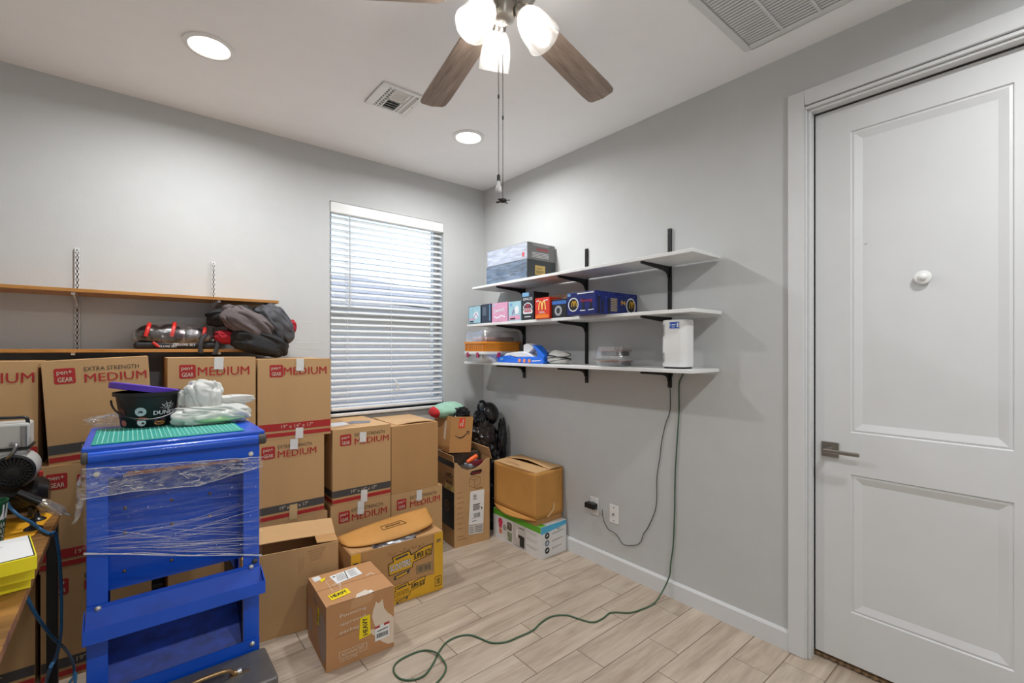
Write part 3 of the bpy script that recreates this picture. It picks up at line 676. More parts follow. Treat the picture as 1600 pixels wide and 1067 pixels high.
# ---- bottom shelf
ZL = SHZ['bottom']
yc = PX(817, 540, -.012).y; xc = PY(756, 540, yc).x; yl = PX(723, 540, xc).y
def rr(w, d, r, n=5):
    pts = []
    for cx, cy, a0 in ((w / 2 - r, d / 2 - r, 0), (-w / 2 + r, d / 2 - r, 90), (-w / 2 + r, -d / 2 + r, 180), (w / 2 - r, -d / 2 + r, 270)):
        for q in range(n + 1): a = R(a0 + 90 * q / n); pts.append((cx + r * math.cos(a), cy + r * math.sin(a)))
    return pts
def shell(prof, n=5, closed_top=True, closed_bot=True):
    """stack of rounded rectangles (w,d,r,z)"""
    b = MB(); k = 0; vs = []; fs = []; m = 4 * (n + 1)
    for w, d, r, z in prof: vs += [(x, y, z) for x, y in rr(w, d, r, n)]
    for i in range(len(prof) - 1):
        for j in range(m): fs.append((i * m + j, i * m + (j + 1) % m, (i + 1) * m + (j + 1) % m, (i + 1) * m + j))
    if closed_bot: fs.append(tuple(range(m - 1, -1, -1)))
    if closed_top: fs.append(tuple(range((len(prof) - 1) * m, len(prof) * m)))
    return b.add(vs, fs)
bwid = abs(yl - yc) * .97; bdep = (-.016 - xc); bc = ((xc - .016) / 2, (yl + yc) / 2)
t = thing('storage_bin', 'clear plastic bin with white lid and magenta latches under orange one', 'storage bin', (bc[0], bc[1], ZL), R(-90))
shell([(bwid * .90, bdep * .90, .03, .001), (bwid * .95, bdep * .95, .03, .012), (bwid * .97, bdep * .97, .03, .062)]).build('tub', CLEARP, t, smooth=40)
shell([(bwid, bdep, .03, .060), (bwid * 1.01, bdep * 1.01, .03, .066), (bwid, bdep, .03, .080)]).build('lid', WHITE, t, smooth=40)
MAG = mat('latch_magenta', (160, 40, 90), .4)
for q in (-.30, .18): MB().box(q * bwid, q * bwid + .026, -bdep / 2 - .008, -bdep / 2 + .004, .036, .074).build('latch', MAG, t, bevel=.003)
for q in (.1,): MB().box(bwid / 2 - .004, bwid / 2 + .008, -.06, -.03, .036, .074).build('latch', MAG, t, bevel=.003)
MB().box(-bwid * .38, bwid * .38, -bdep * .38, bdep * .38, .006, .045).build('contents', mat('bin_contents', (214, 206, 196), .7, var=.3, scale=20), t, bevel=.01)
t = thing('storage_bin', 'clear lidded container with orange ribbed tray on the white lidded bin', 'storage bin', (bc[0], bc[1], ZL + .081), R(-90))
ORT = mat('orange_tray', (226, 142, 40), .35, var=.06)
shell([(bwid * .93, bdep * .93, .03, 0), (bwid * .96, bdep * .96, .03, .055), (bwid * 1.02, bdep * 1.02, .032, .058), (bwid * 1.02, bdep * 1.02, .032, .072)]).build('tray', ORT, t, smooth=40)
for k in range(9):
    x = -bwid * .42 + k * bwid * .105; MB().box(x - .004, x + .004, -bdep * .482, -bdep * .46, .004, .055).build('tray_rib', ORT, t); y = -bdep * .42 + k * bdep * .105; MB().box(bwid * .46, bwid * .482, y - .004, y + .004, .004, .055).build('tray_rib', ORT, t)
shell([(bwid * .99, bdep * .99, .032, .0725), (bwid * .97, bdep * .97, .032, .125), (bwid * .92, bdep * .92, .034, .150), (bwid * .86, bdep * .86, .03, .156)], closed_bot=False).build('cover', CLEAR2, t, smooth=40)
MB().box(-bwid * .36, bwid * .40, -bdep * .36, bdep * .36, .073, .108).build('contents', mat('tray_contents', (150, 120, 115), .7, var=.4, scale=14), t, bevel=.012)
# toy blaster
TB = mat('toy_blue', (28, 108, 222), .35, var=.04); TWH = mat('toy_white', (226, 228, 232), .4, var=.02); TOR = mat('toy_orange', (232, 140, 96), .4)
xt = -.205; ty0, ty1 = PX(782, 560, xt).y, PX(856, 560, xt).y; tw = ty0 - ty1
t = thing('toy_blaster', 'blue and white plastic toy with round orange buttons on bottom shelf', 'toy', (xt, (ty0 + ty1) / 2, ZL), R(-90))
Mf = Matrix(((1, 0, 0, 0), (0, 0, -1, .04), (0, 1, 0, 0), (0, 0, 0, 1)))
MB().prism([(-tw / 2, .004), (-tw * .45, .001), (tw * .49, .001), (tw * .5, .022), (tw * .42, .040), (tw * .30, .046), (-tw * .10, .038), (-tw * .22, .052), (-tw * .34, .050), (-tw * .36, .040), (-tw / 2, .042)], .08, Mf).build('hull', TB, t, bevel=.005, seg=2)
Mf2 = Matrix(((1, 0, 0, 0), (0, 0, -1, .034), (0, 1, 0, 0), (0, 0, 0, 1)))
MB().prism([(-tw * .36, .040), (-tw * .20, .050), (-tw * .05, .040), (tw * .28, .044), (tw * .20, .070), (tw * .05, .082), (-tw * .15, .076), (-tw * .30, .066)], .068, Mf2).build('body_panel', TWH, t, bevel=.006, seg=2)
MB().prism([(tw * .08, .078), (tw * .17, .066), (tw * .30, .110), (tw * .16, .138), (tw * .08, .128)], .060, Matrix(((1, 0, 0, 0), (0, 0, -1, .03), (0, 1, 0, 0), (0, 0, 0, 1)))).build('sight', TWH, t, bevel=.004, seg=2)
MB().prism([(tw * .26, .128), (tw * .33, .120), (tw * .50, .050), (tw * .48, .020), (tw * .36, .046), (tw * .36, .080)], .07, Matrix(((1, 0, 0, 0), (0, 0, -1, .035), (0, 1, 0, 0), (0, 0, 0, 1)))).build('tail_fin', TB, t, bevel=.004, seg=2)
for q in (.03, .13, .23): MB().lathe([(.013, 0), (.012, .006), (.002, .007)], 16, frame((q * tw, -.040, .018), (0, -1, 0))).build('button', TOR, t, smooth=40)
f_ = Print((-tw / 2, -.0405, 0), (1, 0, 0), (0, 0, 1)); f_.line('print', PW_, [(tw * .78, .018), (tw * .95, .022)], .006, 2).line('print', CYAN, [(tw * .10, .022), (tw * .17, .030)], .012, 2); f_.done(t)
# white pouch with black cable wound round
xt = -.17; y0, y1 = PX(858, 560, xt).y, PX(889, 560, xt).y; cw = y0 - y1
t = thing('cable_pouch', 'white padded pouch wound with black and white cable', 'cable', (xt, (y0 + y1) / 2, ZL), R(-90))
crumple((0, 0, .04), (cw * .5, .055, .05), 3, .14, 1.4, .2, 32, 20, .001).build('pouch', mat('pouch_white', (214, 212, 206), .8, var=.05), t, smooth=80)
b = MB()
for k in range(5):
    pts = [(cw * .52 * math.cos(a), .060 * math.sin(a) - .002, .020 + k * .011 + .016 * math.cos(a + k)) for a in [2 * math.pi * q / 28 for q in range(29)]]
    b.tube(pts, .0024, 6)
b.build('cable', BLACKP, t, smooth=True)
# clear clamshell
xt = -.17; y0, y1 = PX(932, 560, xt).y, PX(992, 560, xt).y; cw = y0 - y1
t = thing('clear_clamshell', 'clear plastic clamshell pack holding dark trays on bottom shelf', 'plastic pack', (xt, (y0 + y1) / 2, ZL), R(-90))
shell([(cw * .62, .13, .02, .003), (cw * .70, .14, .02, .030), (cw * .98, .19, .03, .034), (cw * .98, .19, .03, .039), (cw * .70, .14, .02, .045), (cw * .62, .12, .02, .112)]).build('shell', CLEAR2, t, smooth=40)
b = MB(); b.box(-cw * .27, cw * .27, -.055, .055, .006, .026); b.box(-cw * .24, cw * .24, -.05, .05, .06, .085); b.build('tray', mat('tray_dark', (70, 66, 66), .5), t, bevel=.004)
b = MB(); b.box(-cw * .28, cw * .28, -.058, .058, .087, .094); b.box(-cw * .30, cw * .30, -.060, .060, .027, .033); b.build('rim', mat('tray_rim', (160, 110, 90), .5), t, bevel=.002)
# white router
xt = -.195; y0, y1 = PX(1036, 560, xt).y, PX(1084, 560, xt).y; ym_ = (y0 + y1) / 2; cw = (y0 - y1) * .80; y0, y1 = ym_ + cw / 2, ym_ - cw / 2; rh = PX(1060, 500, xt).z - ZL
t = thing('wifi_router', 'white upright wireless router with blue label on the bottom shelf', 'router', (xt, (y0 + y1) / 2, ZL), R(-90))
shell([(cw * .86, .105, .03, .0), (cw * .88, .108, .03, .010)]).build('foot', BLACKP, t, smooth=40)
shell([(cw * .94, .112, .034, .010), (cw * .97, .117, .036, .016), (cw * .97, .117, .036, rh - .010), (cw * .95, .113, .034, rh - .002), (cw * .88, .10, .03, rh)], 6).build('case', WHITE, t, smooth=50)
f_ = Print((-cw / 2, -.0590, 0), (1, 0, 0), (0, 0, 1)); f_.rect('label', mat('label_blue', (30, 90, 190), .4), cw * .42, rh * .82, cw * .80, rh * .95).rect('label_code', PW_, cw * .71, rh * .84, cw * .78, rh * .93, 2).line('label_text', PW_, [(cw * .51, rh * .895), (cw * .66, rh * .895)], .006, 2).line('label_text', PW_, [(cw * .51, rh * .85), (cw * .64, rh * .85)], .003, 2).text('label_text', PW_, '1', cw * .45, rh * .865, .013)
for j in range(9):
    for k in range(3):
        f_.disc('vent_holes', INKG, cw * (.16 + .03 * k) - .004, rh * (.66 + .026 * j) + .004 * k, .0022, 1, n=6); f_.disc('vent_holes', INKG, cw * (.16 + .03 * k) - .004, rh * (.12 + .022 * j) + .003 * k, .0022, 1, n=6)
f_.done(t)
# ============================================================ OUTLETS, CORDS
def plate(y, z, label, kind):
    t = thing('wall_plate', label, 'outlet', (0, y, z), R(-90), 'wall plates above the baseboard')
    MB().box(-.035, .035, -.006, 0, -.058, .058).build('cover', WHITE, t, bevel=.003)
    if kind == 'power':
        for dz in (-.020, .020):
            s_ = shell([(.034, .028, .010, 0), (.034, .028, .010, .0015)], 4)
            o = s_.build('socket', mat('socket_white', (220, 220, 218), .4), t, loc=(0, -.006, dz), rot=(R(90), 0, 0))
            MB().box(-.0075, -.0055, -.0082, -.0076, dz + .001, dz + .009).box(.0055, .0075, -.0082, -.0076, dz + .001, dz + .009).build('slots', VOID, t)
    else:
        MB().lathe([(.0055, 0), (.0055, .010), (.002, .011)], 14, frame((0, -.006, 0), (0, -1, 0))).build('coax_jack', GREYM, t, smooth=40)
        for dz in (-.041, .041): MB().lathe([(.0035, 0), (.0035, .001)], 10, frame((0, -.006, dz), (0, -1, 0))).build('screw', INKG, t)
p = PX(929, 790); plate(p.y, p.z, 'white power outlet plate behind the black adapter', 'power')
p2 = PX(960, 803); plate(p2.y, p2.z, 'white cable jack plate beside the power outlet', 'coax')
t = thing('power_adapter', 'black power adapter plugged into the wall outlet', 'power adapter', (-.0085, p.y + .004, p.z + .006), R(-90))
MB().box(-.040, .036, -.042, 0, -.016, .018).build('case', BLACKP, t, bevel=.004, seg=2)
MB().cyl((.034, -.022, -.004), (.050, -.022, -.010), .006, 10).build('strain_relief', BLACKP, t, smooth=True)
def at_wall(lst, x): return [PX(u, v, x) for u, v in lst]
pts = [(-.14, PX(1030, 575, -.16).y, ZL + .012), (-.05, -1.845, ZL + .006), (-.0035, -1.79, ZL - .003)] + at_wall([(1047, 600), (1047, 640), (1040, 662), (1034, 690), (1031, 715), (1027, 740), (1026, 758), (1026, 780), (1023, 800), (1012, 825), (1006, 833), (998, 850)], -.0075) + at_wall([(975, 851)], -.012) + at_wall([(964, 836), (958, 831), (950, 826), (943, 812)], -.016) + [Vector((-.030, PX(941, 796, -.03).y, PX(941, 796, -.03).z))]
pts = [(-.13, -1.885, ZL + .012), (-.06, -1.868, ZL + .006), (-.014, -1.812, ZL + .008), (-.008, -1.800, ZL - .004), (-.0075, -1.795, ZL - .04)] + pts[3:]
tag(MB().tube(spline(pts, 5), .0022, 6).build('router_cable', BLACKP, smooth=True), 'thin black power cord running from the router down to the adapter', 'cord')
GRN = mat('cord_green', (62, 92, 66), .5, var=.08)
gp = [(-.15, -1.93, ZL + .0065), (-.06, -1.905, ZL + .005), (-.016, -1.868, ZL + .009), (-.0085, -1.862, ZL - .004), (-.0085, -1.858, ZL - .04)] + at_wall([(1061, 600), (1061, 640), (1058, 690), (1055, 740), (1054, 800), (1052, 850), (1048, 880)], -.010)
gp = [Vector(q) for q in gp] + [Vector((-.022, -1.785, .125)), Vector((-.05, -1.765, .05))]
gp += [PZ(u, v, .0045) for u, v in [(1022, 943), (1005, 951), (985, 957), (955, 957), (942, 966), (926, 972), (905, 967), (885, 961), (862, 963), (845, 973), (832, 985), (810, 995), (790, 1003), (768, 1004), (752, 998), (735, 992), (716, 994), (698, 1003), (686, 1018), (677, 1036), (664, 1054), (645, 1062), (625, 1060), (615, 1048), (620, 1035), (640, 1023), (662, 1016)]]
gp += [PZ(u, v, .012) for u, v in [(680, 1019), (690, 1028)]] + [PZ(u, v, .0045) for u, v in [(697, 1041), (693, 1054), (683, 1066), (672, 1078), (655, 1096), (640, 1120)]]
tag(MB().tube(spline(gp, 5), .0040, 8).build('extension_cord', GRN, smooth=True), 'green extension cord hanging from the shelf and looping over the floor', 'cord')
# ============================================================ BROWN SHELVES ON THE WINDOW WALL
BRW = wood('brown_shelf', (150, 98, 40), (196, 140, 70), 3, 0, .4, False, 1.0, 10, .05)
for zz, nm, x1 in ((1.671, 'upper', -1.667), (1.388, 'lower', -1.665)):
    tag(MB().box(-3.25, x1, -.254, -.006, zz - .016, zz).build('wall_shelf', BRW, bevel=.001), 'brown wood wall shelf above the cartons, %s one' % nm, 'shelf', 'brown wall shelves')
    for x, w_ in ((-3.126, 'farthest from the window'), (-2.544, 'between its other two'), (-1.962, 'nearest the window')):
        bracket((x, 0), (0, -1), zz - .0165, .235, TRIM, 'white steel bracket of the %s brown shelf, %s' % (nm, w_), 'brackets of the %s brown shelf' % nm, .055 if nm == 'upper' else .033, .010)
for x, w_ in ((-3.126, 'farthest from the window'), (-2.544, 'above the second carton'), (-1.962, 'beside the heap of jackets')):
    track((x, 0), (0, -1), 1.03, 1.899, TRIM, 'white slotted shelf track on window wall, %s' % w_, 'white shelf tracks', VOID)
# wrapped pack of black and red gear
t = thing('wrapped_pack', 'clear wrapped pack of black and red gear on the lower brown shelf', 'plastic pack', (-2.140, -.165, 1.388))
BR_ = mat('gear_black', (24, 22, 24), .35, var=.1); RR_ = mat('gear_red', (206, 44, 36), .35, var=.08)
for k, (x, rx, rz) in enumerate(((-.118, .060, .056), (-.035, .062, .058), (.078, .052, .050), (.150, .030, .026))):
    o = crumple((x, -.012, rz + .016), (rx, .062, rz), 80 + k, .06, 1.4, .2, 32, 20).build('gear', BR_, t, smooth=80)
    if k < 3:
        for e in ((-.018,), (.004,), (.026,))[k]: MB().tube([(x + e + .014 * math.sin(a), -.012 - rz * 1.02 * math.sqrt(max(0, 1 - (e / rx) ** 2)) * 1.12 * math.cos(a), rz + .018 + rz * 1.03 * math.sqrt(max(0, 1 - (e / rx) ** 2)) * math.sin(a)) for a in [R(q) for q in range(-10, 131, 10)]], .010, 8).build('red_band', RR_, o, smooth=80)
MB().box(-.185, .17, -.075, .06, .002, .036).build('tray', BR_, t, bevel=.012, seg=2)
MB().tube([(-.11, -.080, .034), (-.085, -.082, .012)], .007, 8).build('red_clip', RR_, t, smooth=40)
f_ = Print((-.19, -.0762, 0), (1, 0, 0), (0, 0, 1)); f_.text('lettering', PW_, 'DELUXE SET', .095, .010, .010, .085, .01, -1).text('lettering', PW_, 'DELUXE SET', .165, .019, .012, .095, .01, -2); f_.done(t)
crumple((-.0, -.01, .066), (.202, .086, .070), 12, .05, 2.2, .5, 48, 26, .001).build('clear_bag', film('pack_bag', (244, 238, 236), .92, .05, (1, 1, 1), 10, 1.0, .06, .22), t, smooth=80)
STRAP = mat('strap_grey', (46, 46, 48), .7)
for pts in ([(.115, -.085, .082), (.100, -.100, .06), (.088, -.110, .02), (.090, -.112, -.025)], [(.185, -.070, .060), (.170, -.105, .045), (.160, -.116, .0), (.148, -.118, -.030)]):
    b = MB(); q = spline(pts, 5); b.add([p for c in q for p in ((c.x - .011, c.y, c.z), (c.x + .011, c.y - .002, c.z))], [(2 * i, 2 * i + 1, 2 * i + 3, 2 * i + 2) for i in range(len(q) - 1)]); b.build('strap', STRAP, t, smooth=80).modifiers.new('t', 'SOLIDIFY').thickness = .003
# heap of jackets
CGR = mat('fleece_greybrown', (98, 88, 88), .95, var=.10, scale=20, bump=.4, bscale=160); CDK = mat('nylon_dark', (72, 72, 76), .7, var=.10, scale=14, bump=.2, bscale=90); CBK = mat('cloth_black', (30, 30, 32), .85, var=.15, bump=.3, bscale=120); CRD = mat('cloth_red', (160, 20, 38), .85, var=.12)
def soft(r, seed, fold, amp=.15, c=(0, 0, 0), floor=None):
    """soft heap of cloth with long running folds"""
    r = Vector(r); off = Vector((seed * 5.1, seed * 2.3, seed * 1.9)); d1 = Vector(fold[2]).normalized(); nu, nv = 128, 84; vs = []; fs = []
    for i in range(nv + 1):
        th = math.pi * i / nv
        for k in range(nu):
            ph = 2 * math.pi * k / nu; d = Vector((math.sin(th) * math.cos(ph), math.sin(th) * math.sin(ph), math.cos(th)))
            # squarer than a ball, so that it reads as folded cloth
            e = Vector([math.copysign(abs(x) ** .75, x) for x in d])
            n1 = noise.noise(d * 1.3 + off); n2 = noise.noise(d * 2.6 + off * 1.7); ph1 = fold[1] * (d.dot(d1) + .45 * n1) + 1.5 * n2
            g = 1 + amp * (n1 + .5 * n2) + fold[0] * (abs(math.sin(ph1)) ** .8 - .55) * (.55 + .45 * noise.noise(d * 1.8 + off * .6))
            p = Vector(c) + Vector((e.x * r.x, e.y * r.y, e.z * r.z)) * g
            if floor is not None and p.z < floor: p.z = floor + .001 * n1
            vs.append(p)
    for i in range(nv):
        for k in range(nu):
            a = i * nu + k; q = i * nu + (k + 1) % nu; fs.append((a, a + nu, q + nu, q))
    b = MB(); b.add(vs, fs); return b
def cloth(name, label, c, r, seed, m, fold, rot=(0, 0, 0), cat='jacket', amp=.15):
    o = soft(r, seed, fold, amp).build(name, m, smooth=180, loc=c, rot=rot); return tag(o, label, cat, 'heap of clothes on the lower brown shelf')
cloth('jacket', 'black jacket at the bottom of the clothes heap hanging over shelf', (-1.770, -.255, 1.428), (.150, .110, .070), 4, CBK, (.16, 5.0, (.5, .1, .9)), (0, R(16), 0))
cloth('jacket', 'black sweater at the top left of the clothes heap', (-1.900, -.190, 1.575), (.110, .11, .055), 6, CBK, (.14, 5.0, (.3, .1, .9)), (0, R(-12), 0))
cloth('jacket', 'grey brown fleece jacket draped on top of the clothes heap', (-1.828, -.262, 1.530), (.140, .095, .074), 9, CGR, (.20, 6.0, (.55, .1, .85)), (0, R(30), 0))
cloth('jacket', 'dark grey nylon jacket at the window end of clothes heap', (-1.682, -.225, 1.535), (.125, .105, .075), 15, CDK, (.18, 5.0, (.2, .1, .95)), (0, R(52), 0))
cloth('jacket', 'grey brown sleeve hanging down at the end of brown shelf', (-1.690, -.270, 1.420), (.072, .050, .040), 17, CGR, (.16, 4.5, (.2, .1, .95)), (0, R(55), 0))
cloth('garment', 'dark red garment poking out between wrapped pack and jackets', (-1.925, -.235, 1.452), (.062, .070, .036), 21, CRD, (.2, 5, (.6, .2, .7)), (0, R(10), 0), 'clothing')
cloth('garment', 'dark red garment poking out on the window side of clothes heap', (-1.590, -.185, 1.520), (.028, .070, .046), 26, CRD, (.2, 5, (.3, .2, .9)), (0, 0, 0), 'clothing')
# ============================================================ CARTONS
def carton(name, label, w, d, h, loc, rz=0.0, m=None, group=None, top='closed', roll=0.0, front=None):
    """carton with its base centre at loc; front is local -y. top: closed | open"""
    m = m or KRAFT; t = thing(name, label, 'box', loc, rz, group); t.rotation_euler = (0, roll, rz); e = .005; b = MB()
    if front: b.prism([(x - w / 2, z) for x, z in front], e, Matrix(((1, 0, 0, 0), (0, 0, -1, -d / 2 + e), (0, 1, 0, 0), (0, 0, 0, 1))))
    else: b.box(-w / 2, w / 2, -d / 2, -d / 2 + e, 0, h - .0045)
    b.box(-w / 2, w / 2, d / 2 - e, d / 2, 0, h - .0045)
    b.box(-w / 2, -w / 2 + e, -d / 2 + e, d / 2 - e, 0, h - .0045); b.box(w / 2 - e, w / 2, -d / 2 + e, d / 2 - e, 0, h - .0045); b.box(-w / 2 + e, w / 2 - e, -d / 2 + e, d / 2 - e, 0, e)
    b.build('body', m, t)
    if top == 'closed':
        for s_ in (-1, 1):
            MB().box(-w / 2, w / 2, (0.0015 if s_ > 0 else -d / 2), (d / 2 if s_ > 0 else -.0015), -.0045, 0).build('flap', m, t, loc=(0, 0, h))
    return t
PG = 'moving cartons stacked along the window wall'
FYB = -.49
def pen(label, x0, x1, z0, z1, style, off=(.05, .33), yf=FYB, roll=0.0, tape=(), depth=.455, m=None, rz=0.0):
    """printed moving carton. style A: black top line, grey and red bands. style B: red bands only"""
    w = x1 - x0; h = z1 - z0
    t = carton('moving_carton', label, w, depth, h, ((x0 + x1) / 2, yf + depth / 2, z0), rz, m, PG, roll=roll)
    f = face('front', w, depth, h); bu, mu = off; bs = .168 * .38 if False else .066
    b0 = w * bu; v0 = h * .775
    f.rrect('brand_badge', RED, b0, v0, b0 + bs, v0 + bs * 1.0, .007)
    f.text('badge_lettering', PALE, 'pen+', b0 + bs * .14, v0 + bs * .52, bs * .34, bs * .70, .012).text('badge_lettering', PALE, 'GEAR', b0 + bs * .16, v0 + bs * .12, bs * .30, bs * .70, .02)
    m0 = w * mu; mw = min(w * .60, w * .97 - m0)
    if style == 'A':
        f.text('top_line', INK, 'EXTRA STRENGTH', m0, h * .885, h * .042, mw * .88, .004).text('size_lettering', RED, 'MEDIUM', m0, h * .775, h * .082, mw, .012)
        bands = (INKG, RED)
    else:
        f.text('size_lettering', RED, 'MEDIUM', m0, h * .80, h * .095, mw, .012); bands = (RED, RED)
    f.rect('band', bands[0], .001, h * .105, w - .001, h * .195).rect('lower_band', bands[1], .001, h * .030, w - .001, h * .078)
    f.text('band_lettering', PALE, '19" x 14" x 17"', w * .30, h * .13, h * .045, w * .44, .004, k=3)
    for (u, v0_, v1_, kind) in tape:
        pts = [(w * u, h * v0_), (w * u + .040, h * v0_ - .003), (w * u + .042, h * v1_), (w * u + .002, h * v1_ + .002)]
        f.poly('tape', TAPEW if kind == 'w' else TAPEK, pts, 5)
    f.done(t)
    f = face('left', w, depth, h); f.rect('side_band', bands[0], .001, h * .105, depth - .001, h * .195).rect('side_lower_band', bands[1], .001, h * .030, depth - .001, h * .078); f.done(t)
    return t
Z1, Z2, Z3 = .460, .9005, 1.338
pen('printed moving carton on top of stack at far end under brown shelves', -2.990, -2.632, Z2 + .001, Z3, 'B', (.12, .38))
pen('printed moving carton in middle of stack behind the air compressor', -2.995, -2.636, Z1 + .001, Z2, 'B', (.05, .28))
pen('printed moving carton on floor under far corner of the wooden table', -2.998, -2.640, 0, Z1, 'A', (.05, .28))
pen('tilted extra strength moving carton behind the blue cabinet, bulging top', -2.598, -2.250, Z2 + .008, Z3 + .008, 'A', (.10, .37), roll=R(-3.2), yf=-.505)
pen('printed moving carton behind table corner with red band', -2.626, -2.268, Z1 + .001, Z2, 'B', (.05, .32), yf=-.51)
pen('printed moving carton on floor behind the black table leg', -2.622, -2.262, 0, Z1, 'A', (.05, .37), yf=-.51)
pen('printed moving carton behind the white plastic bag, tape on top edge', -2.202, -1.832, Z2 + .001, Z3 + .008, 'B', (.12, .32), tape=((.50, .87, 1.0, 'w'),))
pen('printed moving carton hidden behind blue cabinet, middle of stack', -2.20, -1.835, Z1 + .001, Z2, 'A')
pen('printed moving carton hidden behind blue cabinet on the floor', -2.20, -1.835, 0, Z1, 'A')
pen('printed moving carton with two red bands, top of stack beside window', -1.822, -1.447, Z2 + .001, Z3 - .004, 'B', (.15, .335), tape=((.50, .85, 1.0, 'w'), (.49, -.01, .12, 'w')))
pen('extra strength moving carton in middle of stack beside blue cabinet', -1.815, -1.484, Z1 + .001, Z2, 'A', (.03, .27), tape=((.45, .86, .985, 'w'), (.44, -.01, .17, 'k')))
pen('printed moving carton on floor behind the plain open box', -1.815, -1.466, 0, Z1, 'A', (.03, .30))
pen('extra strength moving carton under window with torn label on top', -1.436, -1.078, Z1 + .016, .918, 'A', (.12, .36), tape=((.44, .80, .93, 'w'), (.46, -.02, .14, 'w')))
pen('extra strength moving carton on floor behind flap of yellow printed box', -1.446, -1.079, 0, Z1 + .015, 'A', (.12, .33), tape=((.42, .84, 1.0, 'w'),))
pen('extra strength moving carton on floor beside the tall tower box', -1.074, -.706, 0, Z1 + .010, 'A', (.10, .35), tape=((.47, .85, .99, 'w'),))
# torn label on the carton under the window
top = [o for o in bpy.data.objects if o.get('label', '').startswith('extra strength moving carton under window')][0]
f = face('top', .358, .455, .442); f.poly('torn_label', mat('torn_label_grey', (120, 118, 120), .7, var=.2, scale=60), [(.16, .16), (.27, .12), (.31, .20), (.22, .26), (.17, .24)], 2).poly('label_remains', TAPEW, [(.04, .12), (.15, .14), (.16, .27), (.05, .26)], 1); f.done(top)
# plain kraft box on top, flap lifting
t = carton('plain_carton', 'plain kraft carton under window with one lifted flap', .334, .43, .428, (-.906, -.49 + .215, Z1 + .011), 0, KRAFT2, 'plain kraft cartons', top='none')
MB().box(-.167, .167, -.2145, .02, -.0045, 0).build('flap', KRAFT2, t, loc=(0, 0, .428))
b = MB(); b.grid(lambda u, v: (-.12 + .285 * u, -.19 + v * .38, .001 + .010 * math.sin(math.pi * u) * (1 - v) + .004 * v), 10, 4)
o = b.build('flap', KRAFT, t, loc=(0, 0, .430)); sm = o.modifiers.new('t', 'SOLIDIFY'); sm.thickness = .004
MB().box(-.167, .167, .022, .2145, -.0045, 0).build('flap', KRAFT2, t, loc=(0, 0, .428))
# plain open box in front
ang = R(-10); pw, pd, ph = .425, .235, .412; fl_ = Vector((-1.938, -.752)); ux = Vector((math.cos(ang), math.sin(ang))); uy = Vector((-math.sin(ang), math.cos(ang)))
c_ = fl_ + ux * pw / 2 + uy * pd / 2
t = carton('plain_carton', 'large plain kraft carton standing open on the floor beside blue cabinet', pw, pd, ph, (c_.x, c_.y, 0), ang, KRAFT, 'plain kraft cartons', top='none')
b = MB(); b.grid(lambda u, v: (-pw / 2 + u * pw, -.002 + .128 * v, .008 * math.sin(2.4 * u + 1) + .040 * v), 10, 3)
o = b.build('flap', KRAFT, t, loc=(0, pd / 2 - .13, ph + .004)); o.modifiers.new('t', 'SOLIDIFY').thickness = .004
MB().box(-.10, 0, -pd / 2 + .006, pd / 2 - .006, -.002, .002).build('flap', KRAFT2, t, loc=(pw / 2, 0, ph - .002), rot=(0, R(4), 0))
MB().box(0, .11, -pd / 2 + .006, pd / 2 - .006, -.002, .002).build('flap', KRAFT2, t, loc=(-pw / 2 + .004, 0, ph - .004), rot=(0, R(62), 0))
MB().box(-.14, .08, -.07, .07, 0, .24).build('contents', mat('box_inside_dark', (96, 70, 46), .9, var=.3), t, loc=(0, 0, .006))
f = face('front', pw, pd, ph)
for k in range(5): f.line('faint_print', mat('faint_ink', (170, 130, 88), .8), [(pw * .66 + .004 * k, ph * .93 - .012 * k), (pw * .86 - .006 * k, ph * .95 - .012 * k)], .004)
for k in range(3): f.line('faint_print', MATS['faint_ink'], [(pw * .57 + .010 * k, ph * .88), (pw * .57 + .010 * k, ph * .70 + .01 * k)], .002)
f.done(t)
# yellow printed cereal carton
sw, sd, sh = .528, .212, .335; ang = R(-3); fr = Vector((-.940, -.888)); ux = Vector((math.cos(ang), math.sin(ang))); uy = Vector((-math.sin(ang), math.cos(ang))); c_ = fr - ux * sw / 2 + uy * sd / 2
t = carton('cereal_carton', 'yellow and kraft printed cereal carton with curved lifted lid', sw, sd, sh, (c_.x, c_.y, 0), ang, KRAFT2, top='none')
f = face('front', sw, sd, sh)
f.poly('yellow_border', YEL, [(.001, .001), (sw - .001, .001), (sw - .001, sh * .30), (.001, sh * .30)]).rect('yellow_border', YEL, sw - .055, sh * .30, sw - .001, sh * .985).rect('yellow_border', YEL, .001, sh * .30, .050, sh * .985)
for k in range(30): f.line('dotted_line', INKG, [(.058 + k * .0135, sh * .325), (.064 + k * .0135, sh * .325)], .0022, 2)
for k in range(17): f.line('dotted_line', INKG, [(sw - .062, sh * (.36 + k * .037)), (sw - .062, sh * (.38 + k * .037))], .0022, 2); f.line('dotted_line', INKG, [(.058, sh * (.36 + k * .037)), (.058, sh * (.38 + k * .037))], .0022, 2)
